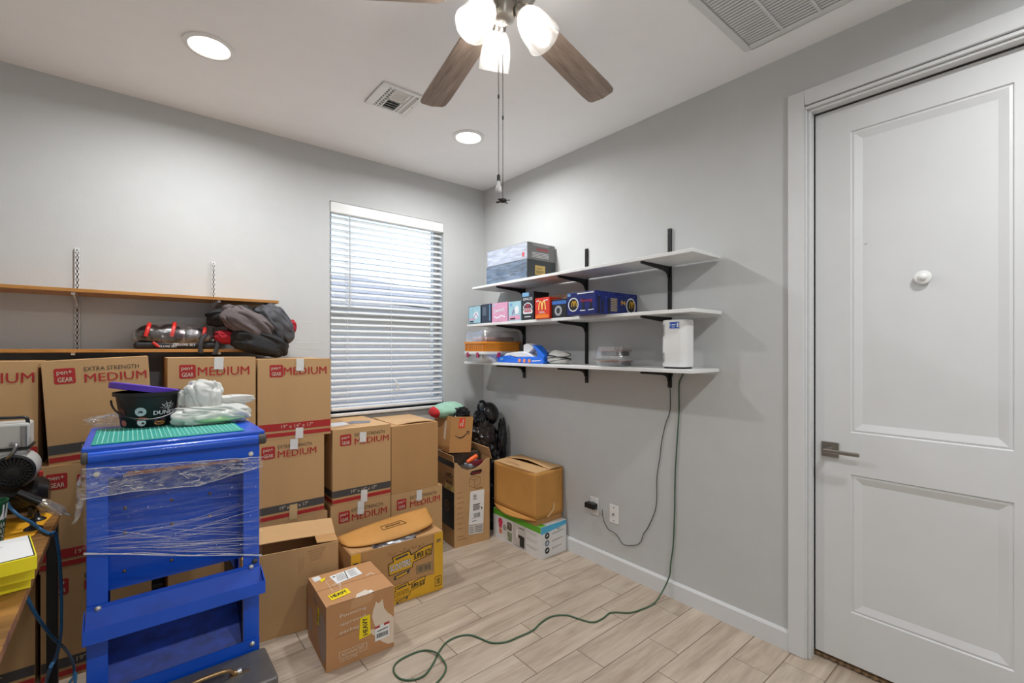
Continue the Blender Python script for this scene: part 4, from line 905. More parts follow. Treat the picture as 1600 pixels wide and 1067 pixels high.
def logo(u, v, s, rot):
    """brand word on its banner"""
    c, q = math.cos(R(rot)), math.sin(R(rot))
    def T_(x, y): return (u + s * (x * c - y * q), v + s * (x * q + y * c))
    f.poly('logo_outline', INK, [T_(-.02, -.04), T_(.62, -.05), T_(.66, .07), T_(1.18, .10), T_(1.24, .38), T_(.98, .38), T_(.62, .30), T_(.58, .42), T_(.10, .40), T_(.12, .28), T_(-.02, .26)], 2)
    f.poly('logo_banner', YEL, [T_(0, -.02), T_(.60, -.03), T_(.64, .09), T_(1.16, .12), T_(1.21, .36), T_(.98, .36), T_(.60, .27), T_(.56, .40), T_(.13, .38), T_(.14, .26), T_(0, .24)], 3)
    f.text('logo_lettering', INK, 'SCOOTERS', *T_(.02, .04), s * .17, s * .56, .05, rot, 4).text('logo_lettering', PW_ if s > .2 else YEL, 'SCOOTERS', *T_(.025, .045), s * .16, s * .55, .012, rot, 5).text('logo_lettering_dark', INK, 'SUPER SIZE', *T_(.66, .13), s * .15, s * .50, .03, rot, 4, .15)
    f.poly('logo_tag', INKG, [T_(.10, -.20), T_(.50, -.16), T_(.56, -.06), T_(.12, -.10)], 2).line('logo_tag_text', YEL, [T_(.16, -.15), T_(.46, -.12)], s * .05, 3).line('logo_top_text', INKG, [T_(.18, .32), T_(.52, .34)], s * .05, 5)
logo(.205, sh * .52, .215, 5); logo(.225, sh * .085, .16, 5)
f.rect('barcode_plate', mat('barcode_tan', (170, 140, 96), .7), sw - .165, sh * .39, sw - .07, sh * .52).bars('barcode', INKG, sw - .158, sh * .41, sw - .078, sh * .50, 18, 2, 4).outline('barcode', INKG, sw - .165, sh * .39, sw - .07, sh * .52, .002, 2)
f.outline('corner_mark', INK, sw - .050, sh * .08, sw - .012, sh * .24, .003, 3).bars('corner_mark', INK, sw - .040, sh * .11, sw - .022, sh * .21, 7, 3, 2)
f.line('small_print', INKG, [(sw - .042, sh * .86), (sw - .014, sh * .87)], .006, 3).line('small_print', INKG, [(sw - .042, sh * .83), (sw - .014, sh * .84)], .005, 3).line('small_print', INKG, [(.012, sh * .84), (.038, sh * .84)], .006, 3)
rg = random.Random(9)
for k in range(26): u_ = .17 + .23 * rg.random(); f.line('faint_print', mat('faint_ink2', (150, 110, 66), .8), [(u_, sh * (.80 + .08 * rg.random())), (u_ + .012, sh * (.83 + .06 * rg.random()))], .0035)
f.done(t)
f = face('left', sw, sd, sh); f.rect('side_band', YEL, .001, .001, sd - .001, sh * .26); f.done(t)
MB().box(-sw / 2 + .006, -sw / 2 + .12, -sd / 2 + .006, sd / 2 - .006, -.002, .002).build('flap', KRAFT2, t, loc=(0, 0, sh - .004))
MB().box(sw / 2 - .16, sw / 2, -sd / 2 + .006, sd / 2 - .006, -.002, .002).build('flap', KRAFT2, t, loc=(0, 0, sh - .004))
FOIL = mat('foil', (205, 208, 214), .22, .7, var=.15, scale=40, bump=.7, bscale=30)
crumple((.02, -.02, sh - .03), (.19, .075, .045), 31, .10, 3.5, .8, 60, 30).build('foil_lining', FOIL, t, smooth=80)
def lid(u, v):
    # half-moon flap bowed upward, hinged at the back edge
    x = (u - .5) * sw * 1.02; half = max(0.0, 1 - (2 * u - 1) ** 2); y = sd / 2 + .010 - v * (.075 + .130 * half ** .42); z = sh + .007 + (.012 + .055 * u + .012 * half) * (1 - v) + .022 * u * v + .012 * math.sin(math.pi * v) * half
    return (x, y, z)
b = MB(); b.grid(lid, 28, 8); o = b.build('lid_flap', KRAFT3, t, smooth=80); o.modifiers.new('t', 'SOLIDIFY').thickness = .005
b = MB(); q0 = [lid(.40, .40), lid(.62, .40), lid(.66, .58), lid(.40, .58)]
for a, c in zip(q0, q0[1:] + q0[:1]): b.tube([Vector(a) + Vector((0, 0, .0035)), Vector(c) + Vector((0, 0, .0035))], .0016, 5)
b.tube([Vector(lid(.44, .49)) + Vector((0, 0, .0035)), Vector(lid(.60, .49)) + Vector((0, 0, .0035))], .0028, 5)
b.build('lid_print', mat('lid_ink', (120, 84, 46), .8), t)
# cat litter carton
lw_, ld_, lh_ = .304, .318, .281; ang = R(-3); fl_ = Vector((-1.692, -1.178)); ux = Vector((math.cos(ang), math.sin(ang))); uy = Vector((-math.sin(ang), math.cos(ang))); c_ = fl_ + ux * lw_ / 2 + uy * ld_ / 2
KL = mat('kraft_litter', (188, 138, 92), .72, var=.04, scale=5, bump=.08, bscale=40)
t = carton('litter_carton', 'brown cat litter carton with yellow HEAVY stickers on the floor', lw_, ld_, lh_, (c_.x, c_.y, 0), ang, KL)
PLB = mat('pale_brown_print', (226, 206, 184), .7, var=.03); GRB = mat('greybrown_print', (170, 146, 130), .7, var=.05); HY = mat('sticker_yellow', (244, 218, 20), .5, var=.03)
f = face('front', lw_, ld_, lh_)
for k, s_ in enumerate(('Pouncing', 'approved', 'package')): f.text('lettering', PLB, s_, .058, lh_ * (.755 - k * .125), .019 if k == 0 else .017, (.115, .112, .098)[k], .012, 2)
cat_ = [(.205, .150), (.200, .175), (.206, .205), (.214, .222), (.218, .238), (.226, .226), (.238, .228), (.248, .240), (.252, .222), (.256, .195), (.272, .170), (.292, .150), (lw_ - .001, .135), (lw_ - .001, .020), (.275, .022), (.245, .045), (.215, .080), (.190, .105), (.180, .120), (.205, .115), (.222, .110), (.212, .130)]
f.mb('cat_silhouette', PLB).add([f.P(u, v, 1) for u, v in cat_], [tuple(range(len(cat_)))])
f.poly('heavy_sticker', HY, [(.140, .092), (.192, .098), (.190, .190), (.145, .186)], 3); f.text('sticker_lettering', INK, 'HEAVY', .180, .104, .022, .076, .03, 92, 4)
f.poly('barcode_label', LABEL, [(.213, .055), (.281, .060), (.281, .128), (.213, .122)], 3).poly('label_stripe', RED, [(.213, .113), (.236, .115), (.236, .124), (.213, .122)], 4).poly('label_stripe', RED, [(.255, .116), (.281, .118), (.281, .128), (.255, .126)], 4).bars('barcode', INK, .220, .068, .274, .088, 20, 4, 3).line('label_text', INK, [(.222, .098), (.274, .103)], .004, 4)
f.outline('lettering_frame', PLB, .055, .038, .175, .068, .0022, 2).text('lettering', PLB, 'ADVANCED', .064, .045, .015, .100, .008, 1).text('lettering', PLB, 'CAT LITTER', .058, .022, .010, .076, .006, 1)
f.line('crease', mat('crease', (150, 106, 66), .8), [(.035, .135), (.08, .138), (.13, .142)], .0018); f.poly('tape', mat('tape_clear', (198, 152, 108), .12, var=.03), [(.10, lh_ - .045), (.20, lh_ - .035), (.205, lh_ - .002), (.11, lh_ - .002)], .5); f.done(t)
f = face('left', lw_, ld_, lh_)
f.disc('oval_print', GRB, ld_ * .80, lh_ * .42, .062, 1, .105).disc('oval_print', GRB, ld_ * .14, lh_ * .38, .036, 1, .060).poly('heavy_sticker', HY, [(.170, .145), (.205, .150), (.215, .225), (.182, .228)], 3).text('sticker_lettering', INK, 'HEAVY', .200, .160, .016, .056, .03, 96, 4).text('lettering', GRB, 'LITTER', .10, .225, .014, .07, .01, 4).text('lettering', GRB, 'Little', .06, .030, .012, .12, .004, 3); f.done(t)
f = face('top', lw_, ld_, lh_)
f.poly('shipping_label', LABEL, [(.095, .175), (.225, .205), (.220, .292), (.085, .270)], 3)
for k in range(5): f.line('label_text', INKG, [(.105 + .002 * k, .20 + k * .014), (.150, .208 + k * .014)], .0035, 4); f.line('label_text', INKG, [(.170, .212 + k * .014), (.208 - .006 * (k % 2), .219 + k * .014)], .0035, 4)
f.line('label_text', INK, [(.152, .195), (.160, .278)], .004, 4).disc('label_text', INK, .102, .252, .006, 4)
f.poly('heavy_sticker', HY, [(.035, .040), (.125, .058), (.120, .112), (.030, .092)], 3).text('sticker_lettering', INK, 'HEAVY', .043, .058, .026, .072, .035, 11, 4)
f.poly('small_label', TAPEW, [(.015, .255), (.050, .262), (.046, .310), (.012, .304)], 2).poly('heavy_sticker', HY, [(.038, .232), (.060, .250), (.068, .275), (.040, .262)], 3)
f.outline('lettering_frame', PLB, .060, .120, .098, .235, .002, 2).text('lettering', PLB, 'CAT', .072, .165, .020, .020, .01, 0, 2).line('lettering', PLB, [(.105, .15), (.11, .2)], .004, 2)
f.poly('tape', mat('tape_shine', (222, 212, 198), .12, var=.04), [(.125, .0), (.200, .0), (.185, .045), (.14, .03)], 2).poly('tape', TAPEW, [(.192, .004), (.212, .004), (.205, .028), (.190, .026)], 3).line('tape_mark', PLB, [(.232, .17), (.258, .185), (.268, .165)], .006, 3); f.done(t)
# slit of dark between the lid and the front
MB().box(-lw_ / 2 + .008, -lw_ / 2 + .12, -.003, .0, -.0015, .0006).build('lid_gap', mat('gap_dark', (50, 32, 20), .9), t, loc=(0, -ld_ / 2 + .004, lh_)); MB().box(.03, lw_ / 2 - .008, -.003, 0, -.0015, .0006).build('lid_gap', MATS['gap_dark'], t, loc=(0, -ld_ / 2 + .004, lh_))
# ============================================================ TOWER BOX AND WHAT SITS IN IT
tw_, td_, th_ = .285, .285, .600; ang = R(-6); fl_ = Vector((-.600, -.478)); ux = Vector((math.cos(ang), math.sin(ang))); uy = Vector((-math.sin(ang), math.cos(ang))); c_ = fl_ + ux * tw_ / 2 + uy * td_ / 2
KT = mat('kraft_tower', (190, 150, 104), .75, var=.08, scale=6, bump=.15, bscale=30)
t = carton('tower_carton', 'tall open carton with white shipping label beside the window stack', tw_, td_, th_, (c_.x, c_.y, 0), ang, KT, top='none', front=[(0, 0), (tw_, 0), (tw_, th_ - .004), (tw_ * .88, th_ - .010), (tw_ * .76, th_ - .042), (tw_ * .60, th_ - .066), (tw_ * .36, th_ - .070), (tw_ * .20, th_ - .050), (tw_ * .07, th_ - .008), (0, th_ - .004)])
# front wall rises to the sides of a hand hole cut open at the top
f = face('front', tw_, td_, th_)
f.poly('shipping_label', LABEL, [(.112, .140), (.232, .128), (.240, .375), (.125, .375)], 2).poly('lower_label', mat('label_grey', (206, 202, 196), .6), [(.112, .070), (.228, .062), (.232, .124), (.112, .136)], 2)
for k in range(4): f.line('label_text', INK, [(.148, .345 - k * .010), (.172 + .006 * (k % 2), .346 - k * .010)], .004, 3)
for k in range(4): f.line('label_text', INK, [(.146, .275 - k * .012), (.205 - .006 * (k % 2), .277 - k * .012)], .006, 3)
f.bars('barcode', INK, .152, .188, .205, .215, 16, 3, 8).rect('label_mark', INK, .214, .235, .222, .252, 3).line('label_text', INKG, [(.140, .182), (.205, .186)], .003, 3).line('label_text', INKG, [(.140, .160), (.175, .162)], .004, 3)
for k in range(4): f.line('label_text', INKG, [(.165, .082 + .012 * k), (.222, .078 + .013 * k)], .004, 3); f.line('label_text', INKG, [(.120, .082 + .012 * k), (.150, .081 + .012 * k)], .003, 3)
LN = mat('line_brown', (130, 98, 66), .8)
q = [(.118, .470), (.118, .420), (.160, .402), (.202, .425), (.202, .500), (.150, .512), (.118, .500)]
f.line('case_drawing', LN, [(.118, .466), (.118, .415), (.160, .396), (.205, .418), (.205, .470), (.150, .480), (.118, .466), (.160, .452), (.205, .470)], .003).line('case_drawing', LN, [(.160, .452), (.160, .396)], .003)
for k in range(8): f.line('faint_text', LN, [(.022, .380 - k * .036), (.060 + .006 * (k % 3), .382 - k * .036)], .0035)
f.line('faint_text', LN, [(.165, .388), (.225, .392)], .006).line('faint_text', LN, [(.020, .075), (.075, .072)], .004).line('faint_text', LN, [(.020, .055), (.10, .052)], .004)
# hand hole
f.poly('red_lining', mat('lining_red', (120, 24, 44), .6), [(.135, .496), (.205, .500), (.205, .511), (.135, .508)], 3).mb('hand_hole', BLK).add([f.P(x + .122, y + .489, 2) for x, y in [(0, .012), (.012, 0), (.085, .006), (.098, .018), (.094, .034), (.015, .030)]], [tuple(range(6))]); f.done(t)
f = face('left', tw_, td_, th_)
f.rect('dark_panel', BLK, td_ - .20, .125, td_ - .004, .385).rect('top_dark_panel', BLK, .004, .555, td_ - .004, .594)
for k in range(6): f.line('panel_stripe', mat('panel_grey', (62, 60, 58), .6), [(td_ - .075, .155 + k * .036), (td_ - .012, .148 + k * .036)], .010, 2)
f.disc('emblem', mat('emblem_gold', (150, 110, 50), .5), td_ - .115, .270, .040, 2).disc('emblem', BLK, td_ - .115, .270, .032, 3).line('emblem_mark', MATS['emblem_gold'], [(td_ - .135, .255), (td_ - .115, .290), (td_ - .095, .255)], .006, 4)
f.text('lettering', INK, 'eV51', td_ - .135, .475, .036, .105, .035, 0, 2, .2).line('lettering', INK, [(td_ - .16, .463), (td_ - .01, .456)], .002, 2).text('lettering', INK, 'MID TOWER', td_ - .125, .437, .013, .090, .01, 0, 2, .2)
f.poly('yellow_label', mat('label_yellow', (224, 206, 130), .6), [(td_ - .15, .390), (td_ - .012, .386), (td_ - .010, .425), (td_ - .15, .430)], 2).text('yellow_label_text', LN, 'Cooler', td_ - .105, .405, .016, .060, .004, 0, 3, .2).line('yellow_label_text', LN, [(td_ - .12, .398), (td_ - .05, .396)], .004, 3); f.done(t)
MB().box(-.0025, .0025, -td_ / 2 + .01, td_ / 2 - .02, 0, .045).build('flap', KT, t, loc=(-tw_ / 2, 0, th_ - .004), rot=(0, R(-6), 0))
MB().box(-.0025, .0025, -.12, .10, 0, .10).build('flap', KT, t, loc=(tw_ / 2 - .006, -.015, th_ - .004), rot=(R(8), R(-26), R(12)))
MB().box(-.10, .13, -.0025, .0025, 0, .06).build('flap', KT, t, loc=(.0, td_ / 2, th_ - .006), rot=(R(-30), 0, 0))
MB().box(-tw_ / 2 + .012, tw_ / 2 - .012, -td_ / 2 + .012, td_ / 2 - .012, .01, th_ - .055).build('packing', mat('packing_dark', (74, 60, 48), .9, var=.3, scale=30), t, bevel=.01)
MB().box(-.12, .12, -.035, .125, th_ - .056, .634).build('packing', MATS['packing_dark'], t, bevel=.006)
TL = t
zc_ = th_ - .055
def inbox(u, v): p = c_ + ux * u + uy * v; return p.x, p.y
x, y = inbox(.035, -.085); tag(MB().box(-.055, .055, -.035, .035, 0, .022).build('paperback', mat('book_grey', (150, 156, 166), .5, var=.05), None, bevel=.003, loc=(x, y, zc_ + .001), rot=(0, R(-6), ang + R(8))), 'grey and white book lying in the open tower box', 'book')
x, y = inbox(.055, -.108); tag(MB().box(-.050, .050, -.016, .016, 0, .034).build('wallet', mat('wallet_red', (110, 22, 40), .5, var=.1), None, bevel=.006, seg=2, loc=(x, y, zc_ - .03 + .031), rot=(0, 0, ang)), 'dark red wallet lying in the open tower box', 'wallet')
ox, oy = inbox(.02, -.098); b = MB(); b.tube([(-.045, 0, 0), (-.02, 0, 0), (.0, 0, 0), (.045, 0, .0)], [.013, .015, .017, .016], 12)
tag(b.build('orange_marker', mat('orange_plastic', (236, 96, 28), .4), smooth=40, loc=(ox, oy, zc_ + .048), rot=(0, R(-22), ang + R(4))), 'bright orange plastic tube below the smile printed box', 'tube')
# smile printed parcel box perched in the tower box, open top
aw, ad, ah = .178, .270, .262; ang2 = R(-4); ap = Vector((-.590, -.392)); ux2 = Vector((math.cos(ang2), math.sin(ang2))); uy2 = Vector((-math.sin(ang2), math.cos(ang2))); ac = ap + ux2 * aw / 2 + uy2 * ad / 2
KA = mat('kraft_parcel', (192, 140, 84), .75, var=.05, scale=5)
t = carton('parcel_box', 'open kraft parcel box with black smile mark and red sticker', aw, ad, ah, (ac.x, ac.y, .640), ang2, KA, top='none', roll=R(5))
f = face('front', aw, ad, ah)
arc = [(.035 + .115 * q / 12, .125 - .022 * math.sin(math.pi * min(1, q / 11)) + .030 * (q / 12) ** 3) for q in range(13)]
for a, c, w_ in zip(arc, arc[1:], [.003, .005, .006, .0075, .0085, .009, .009, .0085, .008, .007, .006, .005]): f.line('smile_mark', INK, [a, c], w_)
f.line('smile_mark', INK, [(.128, .150), (.153, .151), (.148, .126)], .005)
f.poly('red_sticker', mat('sticker_red', (226, 66, 44), .5), [(.062, .175), (.112, .178), (.112, .250), (.062, .246)]).line('sticker_text', PALE, [(.074, .19), (.078, .212)], .010, 2).line('sticker_text', PALE, [(.092, .185), (.096, .240)], .008, 2); f.done(t)
f = face('left', aw, ad, ah); f.poly('tape', PALE, [(.17, .09), (.20, .085), (.20, .22), (.17, .22)]); f.done(t)
MB().box(-.0025, .0025, -.10, .10, 0, .05).build('flap', KA, t, loc=(aw / 2, .0, ah - .006), rot=(0, R(-35), 0))
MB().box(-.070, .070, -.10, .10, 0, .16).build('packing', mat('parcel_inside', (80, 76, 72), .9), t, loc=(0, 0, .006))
pm = mat('plush_green', (150, 190, 168), .95, var=.06, scale=20, bump=.5, bscale=140)
t = thing('plush_pillow', 'pale green plush pillow with red end in the smile printed box', 'pillow', (ac.x - .02, ac.y + .015, .870))
crumple((.010, 0, .060), (.120, .11, .064), 41, .10, 1.3, .2, 48, 28, None, (1, 1, 1), (.05, 12, (1, .2, .2))).build('cushion', pm, t, smooth=80)
crumple((-.098, .020, .052), (.030, .075, .040), 43, .08, 1.4, .2, 32, 20).build('red_end', mat('plush_red', (196, 44, 46), .95, var=.06), t, smooth=80)
t = thing('crumpled_bag', 'crumpled glossy black plastic bag in the smile printed box', 'plastic bag', (ac.x + .030, ac.y - .085, .885))
GBK = mat('glossy_black_bag', (26, 26, 30), .16, var=.3, scale=12, bump=.5, bscale=18)
crumple((0, 0, .028), (.065, .045, .042), 44, .35, 2.4, .7, 48, 30).build('bag', GBK, t, smooth=60)
# black glossy figure in the corner, wrapped in plastic
t = thing('bagged_figure', 'glossy black bagged figure with round head standing in room corner', 'figurine', (-.150, -.240, 0))
def body(u, v):
    a = 2 * math.pi * u; z = v * .80; q = Vector((math.cos(a) * 1.3, math.sin(a) * 1.3, v * 5)); r = .125 - .035 * v + .022 * (1 - 2 * abs(noise.noise(q * 2.2))) + .018 * noise.noise(q * 5)
    r *= min(1, (1.0 - v) * 6 + .35); return (r * math.cos(a), r * math.sin(a) * 1.05, z)
b = MB(); b.grid(body, 60, 70); b.build('wrapped_body', GBK, t, smooth=60)
crumple((.01, -.015, .875), (.085, .085, .092), 51, .05, 1.6, .25, 48, 32).build('head', mat('glossy_black_head', (24, 24, 27), .14, var=.3, scale=6, bump=.15, bscale=12), t, smooth=80)
MB().tube([(-.075 + .034 * math.cos(a), -.045, .940 + .040 * math.sin(a)) for a in [R(q) for q in range(-60, 241, 20)]], .012, 8).build('ring_ear', GBK, t, smooth=True)
crumple((-.105, -.05, .83), (.055, .045, .075), 53, .35, 2.6, .8, 40, 26).build('bag_knot', GBK, t, smooth=60)
crumple((-.085, -.085, .72), (.09, .055, .10), 55, .30, 2.8, .8, 48, 30).build('bag_fold', mat('glossy_brown_bag', (46, 38, 36), .18, var=.4, scale=20, bump=.6, bscale=22), t, smooth=60)
crumple((.075, -.105, .66), (.040, .030, .16), 56, .28, 2.4, .7, 40, 30).build('bag_fold', GBK, t, smooth=60)
# ============================================================ GREEN PRINTED BOX AND THE KRAFT BOX ON IT
gw, gd, gh = .240, .513, .213
t = carton('appliance_box', 'white printed appliance box with green and blue edges on floor', gw, gd, gh, (-.137, -.733, 0), 0, mat('white_board', (224, 222, 220), .5, var=.02))
GR = mat('lime_green', (96, 176, 44), .5, var=.04); AQ = mat('aqua_blue', (80, 176, 216), .5, var=.04)
f = face('front', gw, gd, gh); f.poly('edge_band', AQ, [(.001, gh * .76), (gw - .001, gh * .86), (gw - .001, gh - .001), (.001, gh - .001)])
for k in range(3): f.disc('photo_disc', (INK, mat('photo_grey', (120, 130, 145), .5, var=.4, scale=60), INK)[k], gw * .24, gh * (.68 - .23 * k), .021, 1).line('photo_mark', PW_, [(gw * .21, gh * (.66 - .23 * k)), (gw * .27, gh * (.71 - .23 * k))], .008, 2).line('caption', INKG, [(gw * .42, gh * (.70 - .23 * k)), (gw * (.88 - .04 * k), gh * (.72 - .23 * k))], .003, 1).line('caption', mat('caption_pale', (190, 188, 186), .6), [(gw * .42, gh * (.66 - .23 * k)), (gw * .7, gh * (.67 - .23 * k))], .003, 1)
f.text('brand', INK, 'Nova', gw * .62, gh * .78, .010, .034, .02); f.done(t)
f = face('left', gw, gd, gh); f.poly('edge_band', GR, [(.001, gh * .80), (gd - .001, gh * .80), (gd - .001, gh - .001), (.001, gh - .001)])
f.disc('flower_print', mat('print_pink', (214, 60, 90), .5), .085, gh * .62, .026, 1).rrect('flower_print', MATS['print_pink'], .065, gh * .40, .10, gh * .55, .012, 1).rrect('cup_print', mat('print_coral', (226, 120, 80), .5), .070, gh * .22, .10, gh * .38, .006, 1).rrect('photo_print', mat('photo_a', (120, 110, 96), .5, var=.6, scale=40), .160, gh * .45, .215, gh * .72, .012, 1).rect('photo_print', mat('photo_b', (140, 150, 120), .5, var=.5, scale=40), .165, gh * .10, .215, gh * .40, 1).disc('photo_disc', mat('photo_c', (170, 165, 160), .5, var=.4, scale=50), .135, gh * .48, .022, 2)
f.rect('panel_print', mat('panel_pale', (206, 200, 196), .5), .225, gh * .04, .365, gh * .78).rect('grinder_print', INK, .300, gh * .10, .350, gh * .45, 2).rect('grinder_print', INK, .280, gh * .36, .335, gh * .46, 2).rect('cup_outline', LABEL, .260, gh * .34, .284, gh * .62, 2).line('caption', INKG, [(.29, gh * .69), (.345, gh * .69)], .006, 2).line('caption', INKG, [(.25, gh * .08), (.35, gh * .08)], .003, 2)
for k in range(3): f.disc('bullet', INKG, .385, gh * (.72 - .22 * k), .004, 1).line('caption', MATS['caption_pale'], [(.395, gh * (.72 - .22 * k)), (.485, gh * (.72 - .22 * k))], .004, 1).line('caption', MATS['caption_pale'], [(.395, gh * (.67 - .22 * k)), (.47, gh * (.67 - .22 * k))], .004, 1)
f.done(t)
f = face('top', gw, gd, gh); f.rect('top_band', GR, .001, .001, .05, gd - .001).poly('white_tab', LABEL, [(-.002, .235), (.030, .225), (.034, .36), (-.002, .36)], 2); f.done(t)
b = MB(); kw, kd, kh = .252, .455, .312
t = carton('plain_carton', 'sagging amber kraft carton on top of the white appliance box', kw, kd, kh, (-.142, -.728, gh + .0405), 0, KRAFT3, 'plain kraft cartons', top='none')
for o in list(t.children): bpy.data.objects.remove(o)
def wallf(p0, p1, h, bow, sag):
    p0 = Vector(p0); p1 = Vector(p1); n_ = Vector((p1.y - p0.y, p0.x - p1.x, 0)).normalized()
    def fn(u, v):
        p = p0.lerp(p1, u) + n_ * (bow * math.sin(math.pi * u) * math.sin(math.pi * min(1, v * .9 + .05)))
        return (p.x, p.y, v * h - sag * math.sin(math.pi * min(1, u * 1.05)) ** 2 * (1 - v) ** 3)
    return fn
for nm, p0, p1, bow, sag in (('side_wall', (-kw / 2, kd / 2), (-kw / 2, -kd / 2), -.012, .010), ('end_wall', (-kw / 2, -kd / 2), (kw / 2, -kd / 2), .003, .0), ('side_wall', (kw / 2, -kd / 2), (kw / 2, kd / 2), -.004, 0), ('end_wall', (kw / 2, kd / 2), (-kw / 2, kd / 2), .0, 0)):
    b = MB(); b.grid(wallf((*p0, 0), (*p1, 0), kh, bow, sag), 14, 10); o = b.build(nm, KRAFT3, t, smooth=80, recalc=False); s_ = o.modifiers.new('t', 'SOLIDIFY'); s_.thickness = .005; s_.offset = -1
def skirt(u, v):
    # torn bottom flap hanging over the edge of the box below
    y = kd / 2 - u * kd; return (-kw / 2 - .002 - .022 * v * math.sin(math.pi * min(1, u * 1.1)), y, -v * (.034 * math.sin(math.pi * u) ** .7 + .006 * math.sin(7 * u)))
b = MB(); b.grid(skirt, 24, 4); b.build('bottom_flap', KRAFT3, t, smooth=80).modifiers.new('t', 'SOLIDIFY').thickness = .004
MB().box(-kw / 2 + .006, kw / 2 - .006, -kd / 2 + .006, kd / 2 - .006, -.040, -.001).build('base', KRAFTE, t)
MB().box(-kw / 2, .004, -kd / 2, kd / 2, 0, .005).build('flap', KRAFT, t, loc=(0, 0, kh + .001), rot=(0, R(-2), 0))
b = MB(); b.grid(lambda u, v: (kw / 2 - u * kw * .52, -kd / 2 + v * kd, .006 + .022 * u * math.sin(math.pi * (v * .9 + .05)) ** 2), 8, 12); b.build('flap', KRAFT, t, smooth=80, loc=(0, 0, kh + .003)).modifiers.new('t', 'SOLIDIFY').thickness = .004
f = face('top', kw, kd, kh + .012); f.text('lettering', mat('faint_red', (180, 110, 84), .8), 'FRAGILE', .035, .20, .020, .16, .01, 85, 3); f.done(t)
f = face('front', kw, kd, kh); f.line('tape', mat('tape_tan2', (214, 180, 130), .3), [(.10, .002), (.155, .04), (.165, .085)], .016, 8); f.done(t)
# ============================================================ BLUE STEEL CABINET
CYF, CYB = -1.250, -.790
def cz(u, v, y=CYF): return PY(u, v, y).z
def cx(u, y=CYF): return PY(u, 800, y).x
xl, xli, xri, xr = cx(135), cx(169), cx(380), cx(405)
t = thing('blue_cabinet', 'blue steel open frame cabinet wrapped in clear stretch film', 'cabinet', ((xl + xr) / 2, (CYF + CYB) / 2, 0)); CB = t
ox_, oy_ = (xl + xr) / 2, (CYF + CYB) / 2
def cb(b): return [b.v.__setitem__(i, (p[0] - ox_, p[1] - oy_, p[2])) for i, p in enumerate(b.v)] and b
ztop = cz(126, 700); zroll = cz(136, 716); zap = cz(170, 742)
for x0, x1 in ((xl, xli), (xri, xr)):
    b = MB(); b.box(x0, x1, CYF, CYF + .004, 0, zroll); xs = x0 if x0 == xl else x1 - .004; b.box(xs, xs + .004, CYF + .004, CYF + .045, 0, zroll); cb(b).build('post', BLUE, t, bevel=.001)
for x0 in (xl, xr - .045):
    b = MB(); b.box(x0, x0 + .045, CYB - .004, CYB, 0, zroll); xs = x0 if x0 == xl else x0 + .041; b.box(xs, xs + .004, CYB - .045, CYB - .004, 0, zroll); cb(b).build('post', BLUE, t, bevel=.001)
# side sheets
for xs in (xl + .005, xr - .008):
    b = MB(); b.box(xs, xs + .003, CYF + .010, CYB - .010, cz(170, 940) - .02, zroll); cb(b).build('side_panel', BLUE, t)
# top slab with rolled front edge and end caps
b = MB(); b.box(cx(127), cx(413), CYF - .012, CYB + .012, ztop - .022, ztop); cb(b).build('top', BLUE, t, bevel=.005, seg=2)
b = MB(); b.tube([(cx(138), CYF - .010, zroll + .002), (cx(402), CYF - .010, zroll + .002)], .0185, 14); cb(b).build('rolled_edge', BLUE, t, smooth=True)
CAP = mat('cap_taupe', (72, 68, 64), .6)
for u0, u1 in ((126.5, 139), (401, 414)): b = MB(); b.tube([(cx(u0), CYF - .010, zroll + .002), (cx(u1), CYF - .010, zroll + .002)], .0195, 14); cb(b).build('end_cap', CAP, t, smooth=40, bevel=.004)
b = MB(); b.box(xl, xr, CYF - .004, CYF - .001, cz(270, 733), zroll); cb(b).build('top_rail', BLUE, t)
# recessed inner panel with rivets
IY = CYF + .13
zpb = PY(170, 923, IY).z; b = MB(); b.box(xli - .03, xri + .03, IY, IY + .003, zpb, zroll - .01); ip = cb(b).build('inner_panel', BLUE, t)
def rivet(u, v, y, r, m, parent=t, nm='rivet'):
    p = PY(u, v, y); MB().lathe([(r, 0), (r * .9, r * .45), (r * .4, r * .75), (.0003, r * .8)], 12, frame((p.x - ox_, y - oy_, p.z), (0, -1, 0))).build(nm, m, parent, smooth=60)
BRASS = mat('rivet_brass', (150, 120, 80), .4, .7); STEEL = mat('bolt_steel', (214, 214, 210), .3, .6)
for u, v in ((195.5, 794), (195.5, 832), (194.5, 892), (269, 818), (268, 875), (268, 781), (328, 771), (328, 806)): rivet(u, v, IY, .0055, BRASS)
# lower rail, sloping trough and its lip
zr0 = cz(170, 940); LY = CYF - .075; zl1 = PY(135, 987, LY).z; zl0 = PY(135, 1010, LY).z
b = MB(); b.box(xl, xr, CYF - .005, CYF - .002, zr0 - .06, zr0); cb(b).build('middle_rail', BLUE, t)
b = MB(); b.add([(xl, CYF - .006, zr0 - .012), (xr, CYF - .006, zr0 - .012), (xr + .004, LY + .002, zl0 + .004), (xl - .004, LY + .002, zl0 + .004)], [(0, 1, 2, 3)]); o = cb(b).build('trough', BLUED, t); o.modifiers.new('t', 'SOLIDIFY').thickness = .003
b = MB(); b.box(xl - .006, xr + .006, LY - .002, LY + .001, zl0, zl1); cb(b).build('trough_lip', BLUE, t, bevel=.0008)
for xs in (xl - .006, xr + .003):
    b = MB(); b.prism([(CYF, zr0 - .01), (LY, zl1), (LY, zl0), (CYF, zl0)], .003, Matrix(((0, 0, 1, xs), (1, 0, 0, 0), (0, 1, 0, 0), (0, 0, 0, 1)))); cb(b).build('trough_end', BLUE, t)
